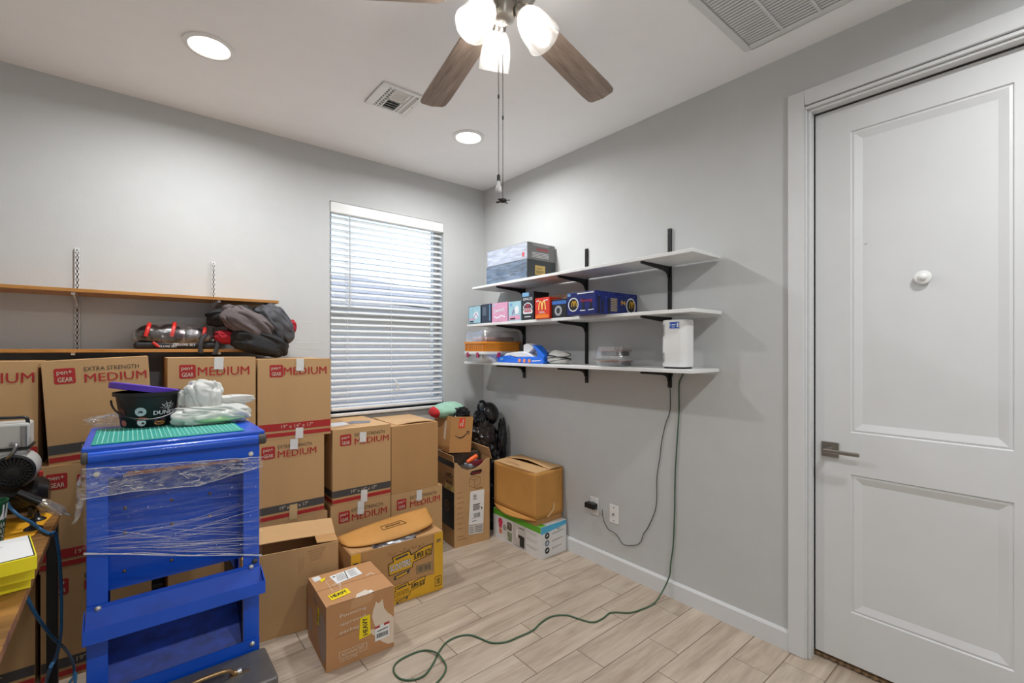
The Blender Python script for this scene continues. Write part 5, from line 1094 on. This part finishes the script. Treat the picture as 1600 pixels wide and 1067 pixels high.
# lower bin
zb1 = cz(383, 1001.5); b = MB(); b.box(xl, xr, CYF - .004, CYF - .001, zb1 - .075, zb1); cb(b).build('bottom_rail', BLUE, t)
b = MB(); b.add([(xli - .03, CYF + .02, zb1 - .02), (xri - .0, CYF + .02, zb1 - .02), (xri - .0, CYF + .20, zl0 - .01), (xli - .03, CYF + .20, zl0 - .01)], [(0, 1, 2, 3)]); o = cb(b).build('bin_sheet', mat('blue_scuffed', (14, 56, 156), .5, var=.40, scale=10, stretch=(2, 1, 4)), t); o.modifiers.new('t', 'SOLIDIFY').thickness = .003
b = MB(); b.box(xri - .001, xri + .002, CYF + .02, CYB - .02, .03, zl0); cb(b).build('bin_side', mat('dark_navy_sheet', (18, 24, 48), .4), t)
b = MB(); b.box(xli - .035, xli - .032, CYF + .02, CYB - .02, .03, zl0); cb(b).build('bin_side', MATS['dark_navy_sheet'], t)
b = MB(); b.box(xli - .03, xri, CYF + .205, CYF + .21, .03, zl0 - .01); cb(b).build('bin_back', BLUED, t)
for u, v in ((151, 741), (392, 709)): rivet(u, v, CYF - .005, .009, mat('bolt_cream', (226, 222, 206), .4), nm='bolt')
for u, v in ((153, 951), (392.5, 885.5), (394, 1005.5)): rivet(u, v, CYF - .007, .009, STEEL, nm='bolt')
rivet(398, 876.5, CYF - .002, .010, CAP, nm='plug')
# stretch film round the posts
zt0, zt1 = cz(135, 727), cz(405, 718); zb0, zb1_ = cz(135, 864), cz(405, 868)
def wrap(u, v):
    x = xl - .006 + u * (xr - xl + .012); zt_ = zt0 + (zt1 - zt0) * u; zb_ = zb0 + (zb1_ - zb0) * u; z = zb_ + v * (zt_ - zb_) + .002 * math.sin(9 * u)
    rip = .0025 * noise.noise(Vector((u * 3, v * 26, 2))) + .0015 * noise.noise(Vector((u * 9, v * 60, 5)))
    return (x - ox_, CYF - .0095 - .001 + rip * (.4 + math.sin(math.pi * u)) - oy_, z)
b = MB(); b.grid(wrap, 40, 60); fm = b.build('stretch_film', FILM, t, smooth=80)
for sx, xs in ((-1, xl - .006), (1, xr + .006)):
    b = MB(); b.grid(lambda u, v: (xs - ox_ + sx * .002 * noise.noise(Vector((u * 4, v * 24, 9))), CYF - .010 + u * (CYB - CYF + .02) - oy_, (zb0 if sx < 0 else zb1_) + v * ((zt0 - zb0) if sx < 0 else (zt1 - zb1_))), 20, 40); b.build('stretch_film', FILM, t, smooth=80)
# crumpled upper band of the film
def band(u, v):
    x = xl - .008 + u * (xr - xl + .016)
    ztp = cz(135, 729) * (1 - u) + cz(405, 712) * u; zbt = (cz(140, 785) if u < .0 else 0)
    e0 = cz(140, 776); e1 = cz(200, 766); e2 = cz(300, 758); e3 = cz(405, 726)
    zbt = e0 + (e1 - e0) * u / .25 if u < .25 else (e1 + (e2 - e1) * (u - .25) / .35 if u < .6 else e2 + (e3 - e2) * (u - .6) / .4)
    z = zbt + v * (ztp - zbt); q = Vector((u * 7, v * 4, 3)); return (x - ox_, CYF - .017 - .008 * (1 - 2 * abs(noise.noise(q))) - .005 * (1 - 2 * abs(noise.noise(q * 2.7))) - oy_, z)
b = MB(); b.grid(band, 110, 26); b.build('crumpled_film', FILMC, t, smooth=60)
# white strands painting highlight streaks along milky film creases, and in the crumpled band
MILK = film('crease_highlight', (248, 250, 252), .35, .08, (1, 1, 1), 20, .4, .55, .2); rg = random.Random(11)
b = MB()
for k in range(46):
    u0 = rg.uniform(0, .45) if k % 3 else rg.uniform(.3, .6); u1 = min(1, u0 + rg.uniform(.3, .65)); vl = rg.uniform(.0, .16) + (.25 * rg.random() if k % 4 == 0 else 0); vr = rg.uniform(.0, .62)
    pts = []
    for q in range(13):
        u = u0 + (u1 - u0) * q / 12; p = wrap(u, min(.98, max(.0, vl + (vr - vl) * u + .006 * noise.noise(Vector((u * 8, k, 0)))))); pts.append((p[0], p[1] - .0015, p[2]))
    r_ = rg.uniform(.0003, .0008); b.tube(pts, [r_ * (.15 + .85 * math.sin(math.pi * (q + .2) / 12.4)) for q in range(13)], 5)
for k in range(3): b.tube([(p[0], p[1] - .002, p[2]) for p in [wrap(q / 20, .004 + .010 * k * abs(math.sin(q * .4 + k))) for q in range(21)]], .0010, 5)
b.build('crease_highlights', MILK, t, smooth=True)['kind'] = 'stuff'
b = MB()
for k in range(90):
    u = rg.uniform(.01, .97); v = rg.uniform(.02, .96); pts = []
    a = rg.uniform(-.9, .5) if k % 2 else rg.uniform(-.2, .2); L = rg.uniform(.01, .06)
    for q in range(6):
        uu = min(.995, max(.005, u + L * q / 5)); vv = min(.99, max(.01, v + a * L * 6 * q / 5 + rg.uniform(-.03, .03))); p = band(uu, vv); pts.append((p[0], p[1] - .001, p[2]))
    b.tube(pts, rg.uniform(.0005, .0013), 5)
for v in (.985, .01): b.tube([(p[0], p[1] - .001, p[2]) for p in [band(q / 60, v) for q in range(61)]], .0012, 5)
b.build('crease_highlights', MILK, t, smooth=True)['kind'] = 'stuff'
# torn film at the left edge and bunched behind the top
b = MB(); b.grid(lambda u, v: (xl - .010 - .014 * (1 - 2 * abs(noise.noise(Vector((u * 3, v * 9, 4))))) * math.sin(math.pi * v) - ox_, CYF - .012 + .03 * u - oy_, cz(135, 800) + v * (cz(135, 730) - cz(135, 800))), 6, 40); b.build('torn_film', FILMC, t, smooth=60)
b = MB(); b.tube(spline([(xl - .008, CYF - .015, cz(130, 775)), (xl - .016, CYF - .02, cz(130, 790)), (xl - .022, CYF - .018, cz(128, 808)), (xl - .032, CYF - .02, cz(124, 814))], 5), [.009, .010, .008, .009, .010, .007, .006, .008, .007, .005, .004, .005, .004, .003, .002, .001], 7); cb(b).build('torn_film', FILMC, t, smooth=60)
p = PZ(172, 654, ztop + .02); crumple((p.x - ox_ + .02, p.y - oy_ - .01, ztop + .012), (.085, .035, .026), 61, .35, 3, .8, 50, 26).build('bunched_film', FILMC, t, smooth=60)
# thin brown rods held under the film
rods = thing('brown_rods', 'thin reddish brown rods held under film across blue cabinet', 'rods', (0, 0, 0))
y_ = CYF - .0105
pa, pb = PY(192, 741, y_), PY(371, 719, y_); rods.location = ((pa + pb) / 2)
for k in range(4):
    d_ = Vector((.004 * k, -.0005 * (k % 2), .0034 * (k - 1.5))); e_ = Vector((.006 * (k % 3), 0, .0034 * (1.5 - k) * .4 + .0028 * (k - 1.5)))
    MB().tube([pa + d_ - rods.location, (pa + pb) / 2 + d_ * .5 + e_ * .5 - rods.location, pb + e_ - rods.location], .0022, 6).build('rod', mat('rod_brown' if k % 2 else 'rod_pale', (140, 78, 58) if k % 2 else (190, 150, 130), .5), rods, smooth=True)
# ---- on the cabinet
zt = ztop
TEAL = mat('mat_teal', (26, 150, 136), .6, var=.12, scale=6)
a0, a1, a2, a3 = PZ(140, 695, zt), PZ(386, 676, zt), PZ(366, 656, zt), PZ(168, 662, zt)
mx0, mx1, my0, my1 = a0.x + .004, a1.x, CYF + .018, -.865
t = thing('cutting_mat', 'teal green gridded cutting mat on the blue cabinet top', 'cutting mat', ((mx0 + mx1) / 2, (my0 + my1) / 2, zt + .0005))
mw_, md_ = mx1 - mx0, my1 - my0
MB().box(-mw_ / 2, mw_ / 2, -md_ / 2, md_ / 2, 0, .003).build('sheet', TEAL, t, bevel=.001)
f = face('top', mw_, md_, .003); GLN = mat('mat_line', (150, 214, 200), .6)
for k in range(1, 33): f.line('grid_lines', GLN, [(mw_ * k / 33, .012), (mw_ * k / 33, md_ - .012)], .0016 if k % 2 else .0028)
for k in range(1, 15): f.line('grid_lines', GLN, [(.012, md_ * k / 15), (mw_ - .012, md_ * k / 15)], .0012)
f.done(t)
# bucket
bp = PZ(234, 650, zt); bx, by = -2.282, -.868 + .02
t = thing('snack_bucket', 'black round snack bucket with purple lid on blue cabinet', 'bucket', (bx, by, zt + .004))
BK = mat('bucket_black', (20, 20, 22), .42, var=.06); PU = mat('lid_purple', (86, 48, 176), .35, var=.05)
r0, r1, bh = .086, .107, .135
MB().lathe([(r0 - .004, 0), (r0, .004), (r1 - .006, bh - .016), (r1 + .004, bh - .014), (r1 + .004, bh), (r1 - .003, bh), (r1 - .010, bh - .016), (r0 - .004, .006)], 48).build('tub', BK, t, smooth=40)
o = MB().lathe([(r1 - .012, 0), (r1 + .006, .001), (r1 + .007, .022), (r1 - .002, .026), (r1 - .012, .022), (.001, .020)], 48).build('lid', PU, t, smooth=40, loc=(-.012, .006, bh - .004), rot=(R(-4), R(11), 0))
hb = []
for q in range(25):
    a = math.pi * q / 24; hb.append(((r1 + .006) * math.cos(a), -.02 - (r1 + .006) * math.sin(a) * .95, bh - .030 - .070 * math.sin(a)))
MB().tube(hb, .0035, 6).build('handle', BK, t, smooth=True)
def wrapd(part, m, pts, k=1.0, fs=None):
    """print wrapped on the bucket: pts (angle deg from facing -y, height)"""
    q = []
    for a, z in pts:
        r = r0 + (r1 - .006 - r0) * z / (bh - .016) + .0006 * k; q.append((r * math.sin(R(a)), -r * math.cos(R(a)), z))
    b = MB(); b.add(q, fs or [tuple(range(len(q)))]); return b.build(part, m, t, recalc=False)
vs, fs, ar = text_geo('DUNKIN', .0)
wrapd('lettering', PW_, [(8 + x / ar * 56, .047 + y * .016) for x, y in vs], 2, fs); wrapd('lettering', PW_, [(8.8 + x / ar * 56, .0472 + y * .016) for x, y in vs], 2.5, fs)
def blob(part, m, a, z, ra, rz, k=1.5, n=16): wrapd(part, m, [(a + ra * math.cos(2 * math.pi * q / n), z + rz * math.sin(2 * math.pi * q / n)) for q in range(n)], k)
SG = mat('print_ghost', (190, 204, 212), .5); OR2 = mat('print_orange2', (226, 96, 50), .5); BRN = mat('print_brown', (110, 58, 36), .5); DN = mat('print_donut', (222, 150, 60), .5); MV = mat('print_plum', (96, 54, 80), .5)
blob('pale_dome', SG, -16, .062, 11, .017); blob('pale_dome_spot', INK, -19, .060, 1.6, .003, 2.2); blob('pale_dome_spot', INK, -13, .060, 1.6, .003, 2.2)
blob('orange_hat', OR2, -15, .034, 13, .006, 2); blob('round_face', PW_, -15, .020, 9, .014, 1.5); blob('round_face_spot', INK, -12, .018, 3, .004, 2.4)
blob('donut_top', MV, 22, .024, 13, .014, 1.5); blob('donut', DN, 22, .015, 12, .008, 2)
blob('brown_spot', BRN, -62, .060, 12, .016); blob('pink_spot', mat('print_salmon', (196, 110, 100), .5), -58, .018, 9, .012)
for a0_, a1_ in ((-1, 0), (0, 1)):
    pass
web = [(20, .075), (24, .088), (33, .097), (45, .097), (54, .088), (58, .075)]
for a, z in web: wrapd('web_print', PW_, [(38.6, .066), (39.4, .066), (a + .7, z), (a - .7, z)], 2)
for s_ in (.45, .75):
    q = [(39 + (a - 39) * s_, .066 + (z - .066) * s_) for a, z in web]
    for (a, z), (c, y) in zip(q, q[1:]): wrapd('web_print', PW_, [(a, z - .0008), (c, y - .0008), (c, y + .0008), (a, z + .0008)], 2)
wrapd('web_print', PW_, [(38.6, .062), (39.4, .062), (39.4, .070), (38.6, .070)], 2)
# white plastic bag
t = thing('plastic_bag', 'crumpled white plastic shopping bag beside the black bucket', 'plastic bag', (-2.075, -.945, zt + .004))
BAGM = bpy.data.materials.new('bag_white'); BAGM.use_nodes = True; MATS['bag_white'] = BAGM
n = BAGM.node_tree.nodes; l = BAGM.node_tree.links; pb_ = n['Principled BSDF']; pb_.inputs['Base Color'].default_value = (*lin((228, 228, 224)), 1); pb_.inputs['Roughness'].default_value = .35
tl_ = n.new('ShaderNodeBsdfTranslucent'); tl_.inputs[0].default_value = (.85, .85, .83, 1); m1_ = n.new('ShaderNodeMixShader'); m1_.inputs[0].default_value = .25
tp_ = n.new('ShaderNodeBsdfTransparent'); m2_ = n.new('ShaderNodeMixShader'); m2_.inputs[0].default_value = .12
nn = n.new('ShaderNodeTexNoise'); nn.inputs['Scale'].default_value = 22; nn.inputs['Detail'].default_value = 4; bb_ = n.new('ShaderNodeBump'); bb_.inputs['Strength'].default_value = .5; bb_.inputs['Distance'].default_value = .01
tc_ = n.new('ShaderNodeTexCoord'); l.new(tc_.outputs['Object'], nn.inputs['Vector']); l.new(nn.outputs['Fac'], bb_.inputs['Height']); l.new(bb_.outputs[0], pb_.inputs['Normal'])
l.new(pb_.outputs[0], m1_.inputs[1]); l.new(tl_.outputs[0], m1_.inputs[2]); l.new(m1_.outputs[0], m2_.inputs[1]); l.new(tp_.outputs[0], m2_.inputs[2]); l.new(m2_.outputs[0], n['Material Output'].inputs[0])
soft((.138, .075, .040), 71, (.22, 9.0, (.9, .2, .5)), .16, (.0, .0, .034), .001).build('bag', BAGM, t, smooth=180)
soft((.062, .050, .072), 73, (.30, 7.5, (.9, .3, .1)), .22, (-.030, .025, .098)).build('bag_top', BAGM, t, smooth=180)
soft((.072, .026, .020), 75, (.28, 7.0, (.2, .2, .9)), .16, (.085, .050, .086)).build('bag_handle', BAGM, t, smooth=180)
soft((.018, .028, .045), 76, (.18, 4.0, (.7, .2, .3)), .16, (-.098, .050, .090)).build('bag_handle', BAGM, t, smooth=180)
crumple((.0, -.030, .020), (.118, .055, .019), 77, .12, 1.8, .4, 50, 24, .003).build('green_contents', mat('bag_green', (168, 206, 152), .6, var=.15, scale=12), t, smooth=80)
tag(MB().box(-.05, .05, -.035, .035, 0, .085).build('small_carton', WHITE, None, bevel=.002, loc=(-1.995, -.832, zt + .0005), rot=(0, 0, R(8))), 'small plain white carton behind the white plastic bag', 'box')
o = MB().box(-.022, .022, -.010, .010, 0, .0015).build('paper_tag', LABEL, None, loc=(-1.967, -.945, zt + .001), rot=(0, 0, R(-20)))
tag(o, 'small white paper tag at edge of blue cabinet top', 'tag')
MB().box(-.006, .010, -.004, .004, .0015, .0021).build('printed_mark', INK, o)
# ============================================================ GREY TOOLBOX
gx0, gx1, gy0, gy1, gz = -2.452, -1.947, -1.478, -1.332, .262
pgb = PZ(434, 1056, gz); gx1 = PZ(412, 1007, gz).x; gy1 = CYF - .012; gy0 = pgb.y
t = thing('steel_toolbox', 'dark grey steel toolbox with curved brass handle on the floor', 'toolbox', ((gx0 + gx1) / 2, (gy0 + gy1) / 2, 0))
GT = mat('toolbox_grey', (104, 102, 100), .38, .3, var=.14, scale=8); hw, hd = (gx1 - gx0) / 2, (gy1 - gy0) / 2
MB().box(-hw, hw, -hd, hd, 0, gz - .055).build('body', GT, t, bevel=.004)
MB().box(-hw - .003, hw + .003, -hd - .003, hd + .003, gz - .053, gz).build('lid', GT, t, bevel=.010, seg=3)
BRS = mat('worn_brass', (170, 140, 100), .3, .85, var=.15, scale=30)
ha = PZ(368, 1052, gz + .004) - Vector(t.location); ha = Vector((ha.x, ha.y + .0, gz)); hx0 = ha.x - .155
MB().tube(spline([(ha.x + .012, ha.y, gz + .006), (ha.x - .006, ha.y, gz + .008), (ha.x - .022, ha.y - .004, gz + .024), (ha.x - .05, ha.y - .006, gz + .030), (ha.x - .105, ha.y - .006, gz + .030), (ha.x - .133, ha.y - .004, gz + .024), (ha.x - .150, ha.y, gz + .008), (ha.x - .166, ha.y, gz + .006)], 5), .0072, 10).build('handle', BRS, t, smooth=True)
for q in (ha.x + .012, ha.x - .166): MB().prism([(q - .030, ha.y - .010), (q + .030, ha.y - .008), (q + .034, ha.y + .006), (q - .026, ha.y + .010)], .003, Matrix.Translation((0, 0, gz + .0002))).build('handle_plate', BRS, t)
MB().cyl((ha.x + .006, ha.y, gz + .006), (ha.x + .018, ha.y, gz + .007), .009, 10).build('handle_collar', STEEL, t, smooth=True)
for q in (-.6, .6): MB().box(q * hw - .02, q * hw + .02, -hd - .010, -hd - .0035, gz - .085, gz - .025).build('latch', GREYM, t, bevel=.002)
MB().box(hw - .055, hw - .02, -hd - .006, -hd - .0032, gz - .05, gz - .01).build('corner_clip', GREYM, t, bevel=.002)
# ============================================================ WOODEN TABLE
TZ = .75; tx1, ty1 = -2.550, -.658
t = thing('work_table', 'worn wooden table with black metal legs at the left', 'table', ((RX0 + .03 + tx1) / 2, (ty1 - 2.05) / 2, 0)); tcx, tcy = t.location.x, t.location.y
WT = wood('table_wood', (104, 68, 34), (172, 122, 62), 2.0, 0, .45, True, 2.5, 8, .15)
y = ty1; k = 0
while y > -2.04:
    y2 = max(y - .155, -2.05); MB().box(RX0 + .03 - tcx, tx1 - tcx, y2 + .0012 - tcy, y - tcy, TZ - .026, TZ).build('plank', WT, t, bevel=.0015); y = y2
for lx in (RX0 + .05, tx1 - .036):
    for ly in (ty1 - .055, -1.99): MB().box(lx - tcx, lx + .032 - tcx, ly - tcy, ly + .032 - tcy, 0, TZ - .026).build('leg', BLACK, t, bevel=.002)
for ly in (ty1 - .055, -1.99): MB().box(RX0 + .082 - tcx, tx1 - .048 - tcx, ly - tcy, ly + .032 - tcy, TZ - .056, TZ - .026).build('frame_bar', BLACK, t)
MB().box(RX0 + .05 - tcx, RX0 + .082 - tcx, -1.958 - tcy, ty1 - .055 - tcy, TZ - .056, TZ - .026).build('frame_bar', BLACK, t)
# orange sheet under the compressor
q = [PZ(u, v, TZ) for u, v in ((86, 800), (52, 838), (0, 846))]
os_ = MB().prism([(q[0].x, q[0].y), (q[0].x - .42, q[0].y + .012), (q[0].x - .45, q[1].y - .05), (q[2].x, q[2].y), (q[1].x, q[1].y)], .002, Matrix.Translation((0, 0, TZ + .0008))).build('orange_sheet', mat('sheet_orange', (240, 172, 30), .6, var=.04))
tag(os_, 'orange yellow sheet lying on the table under the compressor', 'sheet')
# air compressor
CPY = -.86
gc = PY(20, 737, CPY); t = thing('air_compressor', 'small grey and black air compressor with round fan guard on table', 'air compressor', (gc.x - .03, CPY + .14, TZ + .003)); O_ = Vector(t.location)
SG_ = mat('shroud_grey', (190, 190, 186), .4, var=.04); TK = mat('tank_black', (28, 27, 28), .25, var=.1)
gl = gc - O_
MB().tube([(gl.x - .17, .02, .088), (gl.x - .16, .02, .088), (gl.x + .05, .02, .088), (gl.x + .076, .02, .088)], [.045, .066, .066, .042], 28).build('tank', TK, t, smooth=40)
def arcf(r, y0, y1, m, nm, a0=0, a1=360): pass
Mg = frame((gl.x, gl.y, gl.z), (0, -1, 0), (1, 0, 0))
MB().lathe([(.058, -.13), (.063, -.08), (.062, -.016), (.057, -.003)], 36, Mg).build('motor_shroud', SG_, t, smooth=40)
b = MB(); b.lathe([(.052, -.004), (.058, .0), (.058, .008), (.051, .010), (.049, .007)], 36, Mg, cap=False); b.lathe([(.019, .006), (.017, .010), (.001, .011)], 24, Mg)
for k in range(26):
    Mk = Mg @ Matrix.Rotation(2 * math.pi * k / 26, 4, 'Z'); b.box(.016, .052, -.0017, .0017, .004, .009, Mk)
for rr_ in (.032, .043): b.tube([Mg @ Vector((rr_ * math.cos(2 * math.pi * q / 30), rr_ * math.sin(2 * math.pi * q / 30), .006)) for q in range(31)], .0016, 5)
b.build('fan_guard', BLACKP, t); MB().lathe([(.051, .0), (.0005, .0)], 30, Mg, cap=False).build('guard_back', VOID, t)
zt_ = PY(20, 668, CPY).z - O_.z; zm = PY(20, 707, CPY).z - O_.z; xr_ = PY(45, 680, CPY).x - O_.x
MB().box(gl.x - .16, xr_, gl.y + .01, gl.y + .12, zm + .012, zt_ + .012).build('top_housing', SG_, t, bevel=.008, seg=2); MB().box(gl.x - .162, xr_ + .002, gl.y + .008, gl.y + .142, zm + .006, zm + .012).build('housing_seam', BLACK, t)
MB().box(gl.x - .15, xr_ - .008, gl.y + .015, gl.y + .13, zm - .012, zm + .006).build('housing_base', SG_, t, bevel=.004)
hp_ = [PY(u, v, CPY + .03) - O_ for u, v in ((37, 690), (37, 678), (43, 668), (43, 656), (38, 652), (15, 653), (-60, 655))]
MB().tube(spline(hp_, 4), .0055, 8).build('carry_handle', BLACK, t, smooth=True)
MB().box(xr_ - .020, xr_ - .006, gl.y + .002, gl.y + .012, zm + .015, zt_ + .004).build('hinge', GREYM, t, bevel=.002)
MB().tube(spline([(gl.x - .005, gl.y, zm + .030), (gl.x + .010, gl.y - .012, zm + .024), (gl.x, gl.y - .012, zm - .002), (gl.x - .014, gl.y - .004, zm - .018)], 5), .006, 8).build('hose_stub', GREYM, t, smooth=True)
MB().box(gl.x + .062, gl.x + .073, gl.y + .01, gl.y + .022, gl.z - .03, gl.z - .012).build('red_switch', mat('switch_red', (200, 40, 36), .4), t, bevel=.002)
fa, fb = PY(62, 785, CPY - .03) - O_, PY(100, 801, CPY - .03) - O_
MB().tube([fa, fa.lerp(fb, .12), fa.lerp(fb, .8), fb], [.016, .019, .019, .012], 16).build('filter_bowl', film('bowl_clear', (220, 215, 205), .55, .1, (1, 1, 1), 12, .2, .3, .15), t, smooth=40)
MB().tube([fa.lerp(fb, .05), fa.lerp(fb, .38)], .013, 12).build('filter_core', mat('core_cream', (190, 160, 100), .5), t, smooth=40); MB().tube([fa + (fa - fb) * .9, fa + (fa - fb) * .2, fa], [.014, .016, .018], 14).build('regulator', BLACKP, t, smooth=40)
MB().tube([fb, fb + (fb - fa) * .25], .004, 8).build('drain_valve', STEEL, t, smooth=True)
for u, v in ((52, 826), (58, 812), (-40, 830), (-20, 812)):
    p = PZ(u, v, TZ + .003) - O_; MB().lathe([(.026, 0), (.024, .004), (.010, .012), (.006, .026)], 18, Matrix.Translation((p.x, p.y, 0))).build('suction_foot', BLACKP, t, smooth=40)
for s_ in (-.10, .03): MB().box(gl.x + s_ - .006, gl.x + s_ + .006, -.04, .09, .012, .05).build('foot_bar', BLACK, t)
# blue hose
BH = mat('hose_blue', (40, 100, 146), .5, var=.25, scale=120, stretch=(1, 1, 1))
hpt = [PY(10, 783, -.90), PY(16, 793, -.90), PY(30, 806, -.92), PY(50, 817, -.92)] + [PZ(u, v, TZ + .008) for u, v in ((65, 828), (78, 834))] + [Vector((tx1 + .008, PX(86, 842, tx1 + .008).y, TZ - .010))] + [PX(u, v, tx1 + .014) for u, v in ((92, 866), (95, 905), (96, 950), (95, 990))]
hpt += [PX(u, v, tx1 + .03) for u, v in ((88, 1025), (78, 1045))] + [PZ(72, 1075, .02), PZ(80, 1120, .006), PZ(110, 1110, .006), PZ(119, 1050, .006)]
tag(MB().tube(spline([Vector(p) for p in hpt], 6), .0052, 9).build('air_hose', BH, smooth=True), 'braided blue air hose hanging over the table edge', 'hose')
hpt = [PX(40, 928, tx1 - .015), PX(50, 950, tx1 - .012), PX(66, 975, tx1 - .004), PX(84, 998, tx1 + .010), PX(100, 1012, tx1 + .02), PX(112, 1030, tx1 + .03), PX(116, 1048, tx1 + .035)]
tag(MB().tube(spline([Vector(p) for p in hpt] + [Vector((tx1 + .03, hpt[-1].y - .05, .06)), Vector((tx1 - .03, hpt[-1].y - .08, .008))], 6), .0048, 9).build('air_hose', BH, smooth=True), 'second length of blue hose crossing in front of table leg', 'hose')
# paper cup
cpz = TZ; cy_ = -1.02; cr = PY(13, 780, cy_); cb_ = PY(3, 842, cy_); ch = cr.z - TZ
t = thing('paper_cup', 'green and white printed paper cup beside yellow boxes', 'cup', (cr.x - .046, cy_, TZ + .0005))
MB().lathe([(.033, 0), (.034, .003), (.046, ch - .004), (.048, ch), (.044, ch), (.032, .006)], 32).build('cup', mat('cup_green', (34, 92, 58), .5), t, smooth=40)
def cupr(z): return .034 + .012 * z / ch + .0006
def cprint(part, m, pts, fs=None, k=1):
    b = MB(); b.add([(cupr(z) * k * math.sin(R(a)), -cupr(z) * k * math.cos(R(a)), z) for a, z in pts], fs or [tuple(range(len(pts)))]); b.build(part, m, t, recalc=False)
for a in range(-100, 100, 20): cprint('white_band', LABEL, [(a, ch * .60), (a + 20, ch * .64), (a + 20, ch * .93), (a, ch * .93)])
for k, s_ in enumerate(('THA', 'WAY', 'ITS', 'FIN')):
    vs, fs, ar = text_geo(s_, 0.0); cprint('lettering', LABEL, [(22 + x / ar * 56, ch * (.46 - .13 * k) + y * ch * .10) for x, y in vs], fs, 1.006)
# yellow boxes
zz = TZ + .0006
for k, (u, v, lab, hh) in enumerate(((48, 918, 'lowest flat yellow box of the stack on the table', .030), (54, 904, 'middle flat yellow box of the stack on the table', .034), (58, 889, 'flat yellow box with white printed lid on top of stack', .036))):
    p = PZ(u, v, zz); w_, d_ = .30, .205
    ya = R((9, 7, 10)[k]); ca, sa = math.cos(ya), math.sin(ya)
    t = thing('yellow_box', lab, 'box', (p.x - w_ / 2 * ca - d_ / 2 * sa, p.y - w_ / 2 * sa + d_ / 2 * ca, zz), ya, 'flat yellow boxes on the table')
    MB().box(-w_ / 2, w_ / 2, -d_ / 2, d_ / 2, 0, hh).build('carton', YELB, t, bevel=.0015)
    if k == 2:
        f = face('top', w_, d_, hh); f.rect('lid_border', INK, .003, .003, w_ - .003, d_ - .003).rect('lid_print', LABEL, .006, .006, w_ - .006, d_ - .004, 2)
        SK = mat('sketch_brown', (130, 100, 90), .7); rg = random.Random(2)
        for q in range(16):
            a = R(rg.uniform(20, 70)); L = rg.uniform(.03, .09); u0 = .17 + rg.uniform(-.03, .05); v0 = .11 + rg.uniform(-.03, .03); f.line('sketch_print', SK, [(u0, v0), (u0 + L * math.cos(a) * .8, v0 + L * math.sin(a) * .7)], .0016, 3)
        f.disc('sketch_print', SK, .19, .125, .012, 3); f.done(t)
    zz += hh + .0006
